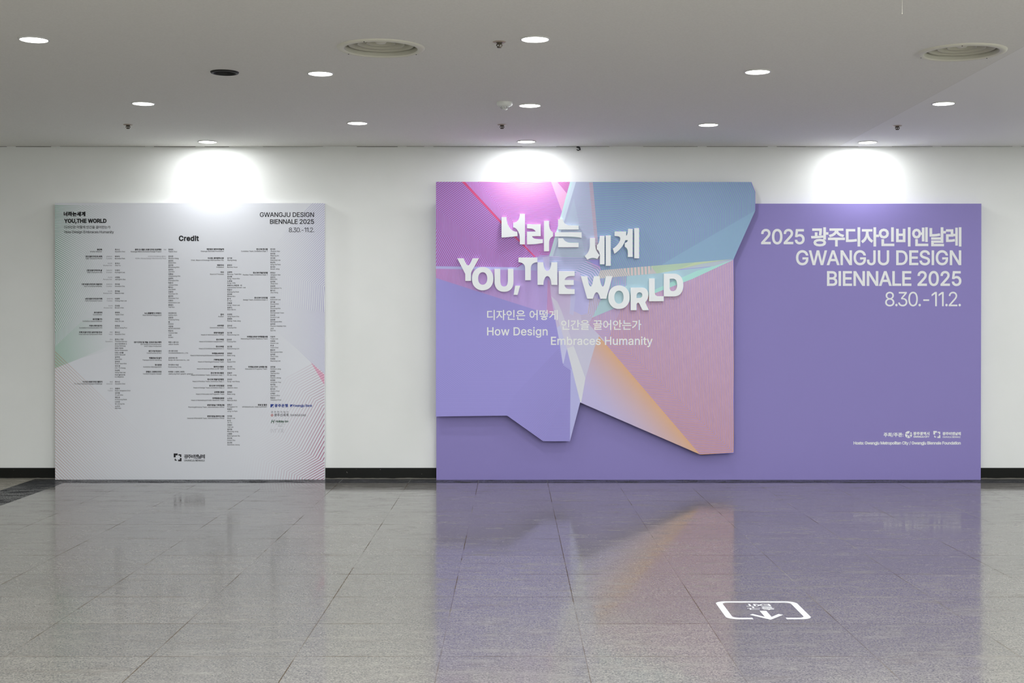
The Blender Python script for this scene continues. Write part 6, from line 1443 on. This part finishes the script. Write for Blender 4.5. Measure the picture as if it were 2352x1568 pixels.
# teal beam
lay([(1311, 412), (1317.5, 412), (1258, 614), (1253.5, 616), (1277, 535)], (190, 214, 220))
lay([(1317.5, 412), (1324.5, 412), (1296.5, 506), (1264, 606), (1258, 614)], (194, 206, 222))
# blue right part with teal lines
f = s.family((1370, 417), (1, 0.03), 4.0, [
    ((1470.2, 422.4), (1394.4, 528.3), (0.905, 0.425), (1480, 500)),
    ((1558, 422.4), (1470.2, 518.8), (0.40, 0.916), (1600, 500)),
    ((1702.7, 460.3), (1487.4, 599.7), (0, 1), (1680, 590)),
    ((1730, 484.4), (1540.8, 594.6), (-0.4, 0.916), (1690, 590))])
BLUE = [(1361, 410), (1727, 410), (1740, 441), (1736, 483), (1685, 595.5), (1512, 610), (1379, 621)]
lay(BLUE, (136, 130, 198), (122, 180, 172), f, 0.46)
lay([(1736, 483), (1685, 595.5), (1540, 607), (1520, 608), (1560, 584)], (142, 182, 202), alpha=0.35)
# centre: pale lavender with teal lines that fold downwards
lay([(1233, 592), (1262, 588), (1345, 592), (1380, 619), (1372, 700), (1300, 700), (1256, 660), (1234, 621)], (186, 178, 216))
lay([(1344, 598), (1378, 612), (1380, 620), (1366, 616)], (190, 158, 206))
f = s.family((1262, 592), (1, 0.01), 3.9, [
    ((1344, 599), (1318, 627), (0.92, 0.39), (1370, 630)),
    ((1374, 613.6), (1352.8, 633), (0.58, 0.81), (1380, 650))])
over([(1262, 592), (1345, 592), (1381, 619), (1385, 660), (1358, 662), (1330, 626), (1262, 622)], (112, 156, 182), f, 0.3)
# cream and green band
lay([(1379, 620.5), (1512, 609.3), (1684.5, 594.8), (1612, 605.5), (1554, 620), (1512, 628), (1412, 636), (1372, 640)], (208, 190, 190))
lay([(1495, 611), (1684.5, 594.8), (1612, 605.5), (1554, 620), (1508, 628)], (184, 200, 166))
f3 = s.family((1412, 620), (0.5, 0.866), 4.4, [((1420, 612), (1462, 640), (0.05, 1.0), (1500, 610)), ((1503, 606), (1484, 640), (-0.42, 0.9), (1540, 620))])
over([(1379, 620.5), (1512, 609.3), (1600, 601), (1554, 620), (1512, 628), (1412, 636), (1372, 640)], (124, 172, 178), f3, 0.34, 0.8)
# mixed purple and teal lines under the band
lay([(1372, 640), (1412, 636), (1512, 627.5), (1500, 680), (1380, 730)], (160, 148, 206))
over([(1372, 640), (1412, 636), (1512, 627.5), (1500, 680), (1380, 730)], (176, 160, 190), s.family((1400, 640), (0.03, 1), 4.1), 0.4)
over([(1372, 640), (1412, 636), (1512, 627.5), (1500, 680), (1380, 730)], (136, 178, 190), s.family((1400, 640), (-0.1, 1), 5.0), 0.45)
# orange lined field
E_ = [(1684, 597), (1690, 597), (1690, 1045), (1609, 1045), (1352, 744), (1361, 729)]
f = s.family((1400, 700), (-0.025, 1), 3.9, [((1394.4, 760.5), (1684.6, 1038.4), (-1, 0.08), (1420, 950))])
warm = s.mix(fade((1500, 1020), (1640, 640)), alb((208, 172, 172)), alb((202, 146, 108)))
lay(E_, (156, 138, 204), warm, f, 0.52)
lay([(1366, 726), (1430, 700), (1392, 790), (1352, 744)], (180, 170, 216), alpha=0.35)
# pale teal blade
lay([(1684.5, 596.5), (1640, 612), (1554, 620.5), (1512, 627.5), (1440, 634), (1440, 694.5), (1560, 650)], (166, 198, 204))
lay([(1440, 655), (1440, 695), (1361, 729), (1379, 690)], (168, 196, 204))
over([(1684.5, 596.5), (1640, 612), (1554, 620.5), (1512, 627.5), (1440, 634), (1440, 694.5), (1560, 650)], (152, 172, 206), s.family((1500, 640), (-0.5, 0.86), 2.6), 0.35, 0.7)
lay([(1684.5, 596.5), (1640, 610), (1600, 622), (1470, 680), (1470, 686), (1590, 640.5)], (164, 212, 206))
lay([(1684, 596), (1612, 605.5), (1565, 618), (1640, 611)], (166, 186, 206), (190, 190, 190), s.family((1600, 610), (-0.5, 0.86), 2.4), 0.4)
# pink field under the horizontal band
f = s.family((1003, 620), (0.05, 1), 3.4)
pinkc = s.mix(fade((1020, 640), (1250, 640)), alb((186, 162, 212)), alb((190, 116, 164)))
lay([(1000, 617), (1234, 620), (1256, 624), (1268, 655), (1273, 723), (1262, 721.5), (1000, 637.8)], (162, 145, 210), pinkc, f, 0.5)
lay([(1258, 640), (1268, 655), (1266, 683), (1273, 723), (1256, 718)], (186, 142, 190))
lay([(1000, 611.5), (1190, 614), (1234, 590), (1246, 590), (1256, 624), (1234, 621), (1000, 617)], (172, 168, 214))
# pale fan in the centre
fan = s.mix(fade((1290, 690), (1345, 790)), alb((190, 188, 208)), alb((190, 174, 208)))
lay([(1266, 683), (1262, 640), (1312, 630), (1340, 660), (1361, 729), (1352, 744)], fan)
lay([(1266, 683), (1352, 744), (1388, 782), (1366, 797), (1345, 868), (1317, 794), (1285, 785)], fan)
lay([(1312, 640), (1340, 650), (1352, 690), (1350, 722), (1334, 722), (1311, 711)], (178, 174, 218))
lay([(1311, 670), (1322, 680), (1317, 724), (1308, 720)], (186, 186, 220), alpha=0.7)
f = s.family((1356, 690), (-0.12, 1), 4.0, [((1351.5, 720), (1366, 733), (-1, 0.07), (1340, 740))])
lay([(1356, 680), (1380, 688), (1361, 729), (1352, 744), (1336, 738), (1334, 722), (1351, 720)], (182, 178, 218), (188, 166, 160), f, 0.34)
# gradient of orange into lavender below the fan
edge = s.dot(s.P, (0.760 / 105, -0.650 / 105, -(0.760 * 1352 - 0.650 * 744) / 105))
edge = s.math('ADD', edge, 1.0, clamp=True)
edge = s.math('POWER', edge, 1.35)
grad = s.mix(edge, alb((182, 174, 212)), alb((210, 162, 112)))
lay([(1376, 772), (1609, 1045), (1600, 1050), (1330, 925), (1345, 868), (1367, 790)], grad)
over([(1376, 772), (1609, 1045), (1600, 1050), (1330, 925), (1345, 868), (1367, 790)], (170, 166, 206), s.family((1400, 900), (1, 0.5), 2.6), 0.4, 0.25)
lay([(1352, 744), (1376, 772), (1366, 797), (1345, 868), (1317, 794), (1300, 735)], fan, alpha=0.85)
# grey spike, pale strip
lay([(1279, 752), (1290, 745), (1302, 800), (1294.5, 834.5), (1292.5, 834.5), (1285, 785)], (188, 188, 220))
lay([(1302, 800), (1311, 830), (1318, 858), (1311, 850), (1293.5, 838)], (166, 164, 212), alpha=0.6)
lay([(1310.7, 846), (1318, 853), (1334, 924), (1309, 1020), (1310.7, 1020)], (172, 172, 216))
lay([(1266, 680), (1280, 692), (1290, 715), (1318, 794), (1302, 800)], (198, 194, 212))
lay([(1302, 800), (1317.6, 794), (1344.8, 868), (1335, 923.5), (1333, 923.5)], (205, 206, 213))
s.color(c)
M_COLLAGE = s.m
V, Fc, mi = slab([OUT], D_CB, D_CB + 0.03, R)
M_CEDGE = plain('dark_board_edge', (120, 112, 160), 0.7)
mesh_obj('board', V, Fc, [M_COLLAGE, M_CEDGE], cb_root, mi)
inner = [(1040, 500), (1640, 500), (1640, 900), (1400, 900), (1320, 880), (1290, 940), (1250, 940), (1180, 920), (1040, 920)]
V, Fc, mi = slab([inner], D_CB + 0.03, D_PP - 0.003, R)
mesh_obj('backing_frame', V, Fc, [M_CEDGE, M_CEDGE], cb_root, mi)
tag(cb_root, 'colourful irregular cut-out board with striped facets and raised white letters, mounted on the purple panel', 'sign board')

LETTERS = [
    'M 1152 498.3 L 1163.4 498.3 C 1163.4 514 1171 532 1188.4 532.2 L 1188.6 541.8 C 1176 543.6 1165 544.8 1152 545.3 '
    'M 1194 491.3 L 1205.7 491.3 L 1205.7 561 L 1194 561 L 1194 548 C 1194 536 1188 522.5 1178.9 522 L 1178.9 511.8 C 1188 511 1194 503 1194 491.3',
    'M 1210.4 514.8 L 1241.9 514.4 L 1241.9 542.2 L 1221.9 542.2 C 1223.5 548.5 1233 549.2 1246.9 549.3 L 1246.9 557.6 C 1237 560 1224 561 1210.4 561 L 1210.4 532 L 1230.2 531.6 C 1228 525 1221 524.4 1210.4 524.4 '
    'M 1249.5 507.4 L 1261.2 507.4 L 1261.2 516 C 1261.6 525 1265.5 531.5 1270.1 532.8 L 1270.1 543 C 1265 544 1261.2 550 1261.2 557 L 1261.2 576.8 L 1249.5 576.8',
    'M 1282 503.1 L 1293.1 503.1 C 1293.5 511 1299 517.3 1310 517.5 L 1329 517.6 L 1329 526.9 L 1282 526.9 '
    'M 1274.8 533.2 L 1336 533.2 L 1336 545.9 C 1322 543.6 1306 542.6 1274.8 543 '
    'M 1282 546.8 L 1293.5 546.8 C 1296 553 1301.5 557.2 1311.8 557.2 L 1329 557.2 L 1329 567.4 L 1282 567.4',
    'M 1355.3 545.9 L 1366.9 545.9 L 1366.9 560.8 C 1367 570 1371 580.5 1377.3 585.6 L 1371.8 594.7 C 1365 591 1357 590.5 1349.5 596.4 L 1342.7 587.6 C 1352 581 1355.3 572 1355.3 560.8 '
    'M 1377.9 541.2 L 1388.5 541.2 L 1388.5 606.8 L 1377.9 606.8 L 1377.9 585.6 C 1377.4 579 1375 573.6 1371 572.8 L 1371 562.4 C 1375.5 561.4 1377.6 553 1377.9 541.2 '
    'M 1391.5 540.4 L 1402.8 540.4 L 1402.8 610.2 L 1391.5 610.2',
    'M 1412 531.4 L 1438.3 531.4 L 1438.3 540.9 C 1441 539.5 1442.7 534 1442.7 525.2 L 1453.2 525.2 L 1453.2 589.9 L 1442.3 589.9 L 1442.3 579 C 1442 572 1439 568 1435.2 567 L 1435.2 557.6 C 1439 557 1441.8 554.5 1441.8 551.2 L 1436.6 551.2 C 1431 566 1422 575.5 1411.3 582.5 L 1407.7 570.5 C 1417 566 1426.5 553 1424.6 546 C 1423.5 542.5 1420 542.2 1412 542 '
    'M 1456.9 523.5 L 1468 523.5 L 1468 592.9 L 1456.9 592.9',
    'M 1050.1 593 L 1064.7 593 C 1069.5 604 1072 609.1 1075.3 609.1 C 1078.6 609.1 1081.2 604 1085.4 593 L 1100.2 593 L 1083.9 621.8 C 1082.4 624.6 1081.7 626.5 1081.7 629.5 L 1081.7 645 L 1068.6 645 L 1068.6 628.8',
    None,
    'M 1135.8 617.3 L 1149.1 617.3 L 1149.1 641 C 1149.1 652 1151 657.7 1157.8 657.7 C 1164.6 657.7 1166.5 652 1166.5 641 L 1166.5 617.3 L 1179.4 617.3 L 1179.4 646 C 1179.4 661 1172 670 1157.8 670 C 1143.5 670 1135.8 661 1135.8 646',
    'M 1183.2 655.8 L 1194.7 655.8 L 1188.9 677 L 1179.7 677',
    'M 1190.9 591.1 L 1234.3 591.1 L 1234.3 602 C 1225 602.3 1219.3 607 1219.3 616 L 1219.3 643.3 L 1206.1 643.3 L 1206.1 616 C 1206.1 607 1200.5 602.3 1190.9 602',
    'M 1234.6 602.1 L 1247.9 602.1 C 1248.4 613 1252 622 1257.3 622 C 1262.5 622 1266.2 613 1266.6 602.1 L 1280 602.1 L 1280 654 L 1266.6 654 C 1266.2 643 1262.5 634 1257.3 634 C 1252 634 1248.4 643 1248 654 L 1234.6 654',
    'M 1283.5 622.6 L 1319.9 622.6 L 1319.9 633.6 L 1310 633.7 C 1303 634 1298 637.5 1296.9 642.8 L 1317.9 642.8 L 1317.9 654.3 L 1296.9 654.3 C 1297.5 660 1301.5 663.4 1308 663.6 L 1319.9 663.7 L 1319.9 675.1 L 1283.5 675.1',
    'M 1334.1 634 L 1349.2 634 C 1350.5 646 1353 657.8 1356.6 657.8 C 1360 657.8 1362.5 646 1364.1 634 L 1377 634 C 1378.5 646 1381 657.8 1384.6 657.8 C 1388 657.8 1390.3 646 1391.7 634 L 1406.9 634 L 1392.5 685.9 L 1379.1 685.9 C 1376.5 677 1374 671 1370.5 671 C 1367 671 1364.5 677 1361.9 685.9 L 1348.9 685.9',
    None,
    'M 1448.7 660.2 L 1474 660.2 C 1484 660.2 1489.2 667 1489.2 676.5 C 1489.2 684 1486.5 688.5 1483 692.6 C 1482.2 694.2 1482.6 695.6 1483.6 697.6 L 1490.5 712.3 L 1476 712.3 L 1468.6 697.6 C 1467.4 695.2 1466 694.6 1464.8 695.4 C 1463 696.4 1462.2 698 1462.2 700.5 L 1462.2 712.3 L 1448.7 712.3 '
    'M 1462.2 684 L 1470 683.8 C 1473.4 683.4 1475.2 681 1475.2 677.5 C 1475.2 673.6 1472.6 671.1 1468.8 671.1 C 1464.8 671.1 1462.4 674 1462.2 679',
    'M 1490.9 639.1 L 1503.9 639.1 L 1503.9 671 C 1503.9 677 1507 680 1512.5 680 L 1524.6 680 L 1524.6 691.6 L 1490.9 691.6',
    'M 1524.9 628.2 L 1548 628.2 C 1562 628.2 1569.6 639 1569.6 654.4 C 1569.6 670 1562 680.5 1548 680.5 L 1524.9 680.5 '
    'M 1538.2 639.9 L 1545.5 639.9 C 1552 639.9 1555.4 645.5 1555.4 654.2 C 1555.4 663 1552 668.4 1545.5 668.4 C 1540.5 668.4 1538.2 666 1538.2 661',
]
OVALS = {6: ((1083.9, 1133.2, 612.9, 666.6), (1098.1, 1119.2, 625, 653.6)), 13: ((1397, 1446.3, 655.2, 709.3), (1411, 1432.4, 667.3, 697.2))}
HOLED = {14, 16}
for k, p in enumerate(LETTERS):
    if p is None:
        groups = [[oval(*OVALS[k][0]), oval(*OVALS[k][1])[::-1]]]
    else:
        L = path(p)
        groups = [L] if k in HOLED else [[q] for q in L]
    parts, mis = [], []
    for g in groups:
        V, Fc, mi = slab(g, D_LT, D_CB, R)
        parts.append((V, Fc)); mis += mi
    mesh_obj('raised_letter', *join(*parts), M_LETTER, cb_root)

Print().line('디자인은 어떻게', 1119.1, 730.4, 17.8, width=161.4, hbold=0.36, slow=0.12, spc=230).build('subtitle_text', M_WHITE, R, D_CB, cb_root)
Print().line('How Design', 1119.1, 769.7, 18.1, width=138.4, bold=0.4).build('subtitle_text', M_WHITE, R, D_CB, cb_root)
Print().line('인간을 끌어안는가', 1289.1, 753.2, 17.8, width=183.7, hbold=0.36, slow=0.12, spc=230).build('subtitle_text', M_WHITE, R, D_CB, cb_root)
Print().line('Embraces Humanity', 1265.8, 791.5, 18.1, width=232.8, bold=0.4).build('subtitle_text', M_WHITE, R, D_CB, cb_root)
# ---------------------------------------------------------------- EXIT sticker on the floor
def flat_poly(loops, z, name, mat, parent, h=0.0006):
    pl = [[Vector((p[0], p[1], 0)) for p in L] for L in loops]
    fl = [p for L in loops for p in L]
    F2 = []
    for t in tessellate_polygon(pl):
        a, b, c_ = (fl[i] for i in t)
        F2.append(tuple(t) if (b[0] - a[0]) * (c_[1] - a[1]) - (b[1] - a[1]) * (c_[0] - a[0]) > 0 else tuple(t)[::-1])
    return mesh_obj(name, [(p[0], p[1], z + h) for p in fl], F2, mat, parent)

r = empty('floor_sticker', (1.199, 6.41, 0.0))
hw, rad, st_ = 0.2, 0.055, 0.032
def rr_pts(w, rad_):
    L = []
    for cx_, cy_, a0 in ((w - rad_, w - rad_, 0), (-w + rad_, w - rad_, 90), (-w + rad_, -w + rad_, 180), (w - rad_, -w + rad_, 270)):
        for i in range(9):
            a = math.radians(a0 + 90 * i / 8)
            L.append((cx_ + rad_ * math.cos(a), cy_ + rad_ * math.sin(a)))
    return L
oL, iL = rr_pts(hw, rad), rr_pts(hw - st_, rad - st_ * 0.75)
# open the frame at the near side for the arrow head
o_right, i_right = [p for p in oL], [p for p in iL]
ring_o = oL[27:] + oL[:27]      # starts at the near right corner
ring_i = iL[27:] + iL[:27]
gap0, gap1 = -0.078, 0.078
Lp = [(gap1, -hw)] + ring_o + [(gap0, -hw), (gap0, -hw + st_)] + ring_i[::-1] + [(gap1, -hw + st_)]
flat_poly([Lp], 0, 'frame', M_STICKER, r)
arrow = [(-0.016, -0.018), (-0.016, -0.150), (-0.061, -0.086), (-0.079, -0.106), (0.0, -0.210), (0.079, -0.106), (0.061, -0.086), (0.016, -0.150), (0.016, -0.018)]
flat_poly([arrow], 0, 'arrow', M_STICKER, r)
for txt, y0, capm, wd in (('출구', 0.019, 0.050, 0.128), ('EXIT', 0.086, 0.050, 0.118)):
    P = Print()
    P.line(txt, 0, 0, capm * 1000, 'c', width=wd * 1000, bold=1.6, hbold=1.0, hs=1.35, slow=-0.08)
    V = [(-a / 1000, (b + capm * 1000) / 1000 + y0, 0.0006) for a, b, _ in P.V]
    Fc = []
    for f_ in P.F:
        a, b, c_ = (V[i] for i in f_[:3])
        Fc.append(f_ if (b[0] - a[0]) * (c_[1] - a[1]) - (b[1] - a[1]) * (c_[0] - a[0]) > 0 else f_[::-1])
    mesh_obj('exit_text', V, Fc, M_STICKER, r)
tag(r, 'white square exit sticker with arrow and rounded frame on the granite floor', 'floor sticker')
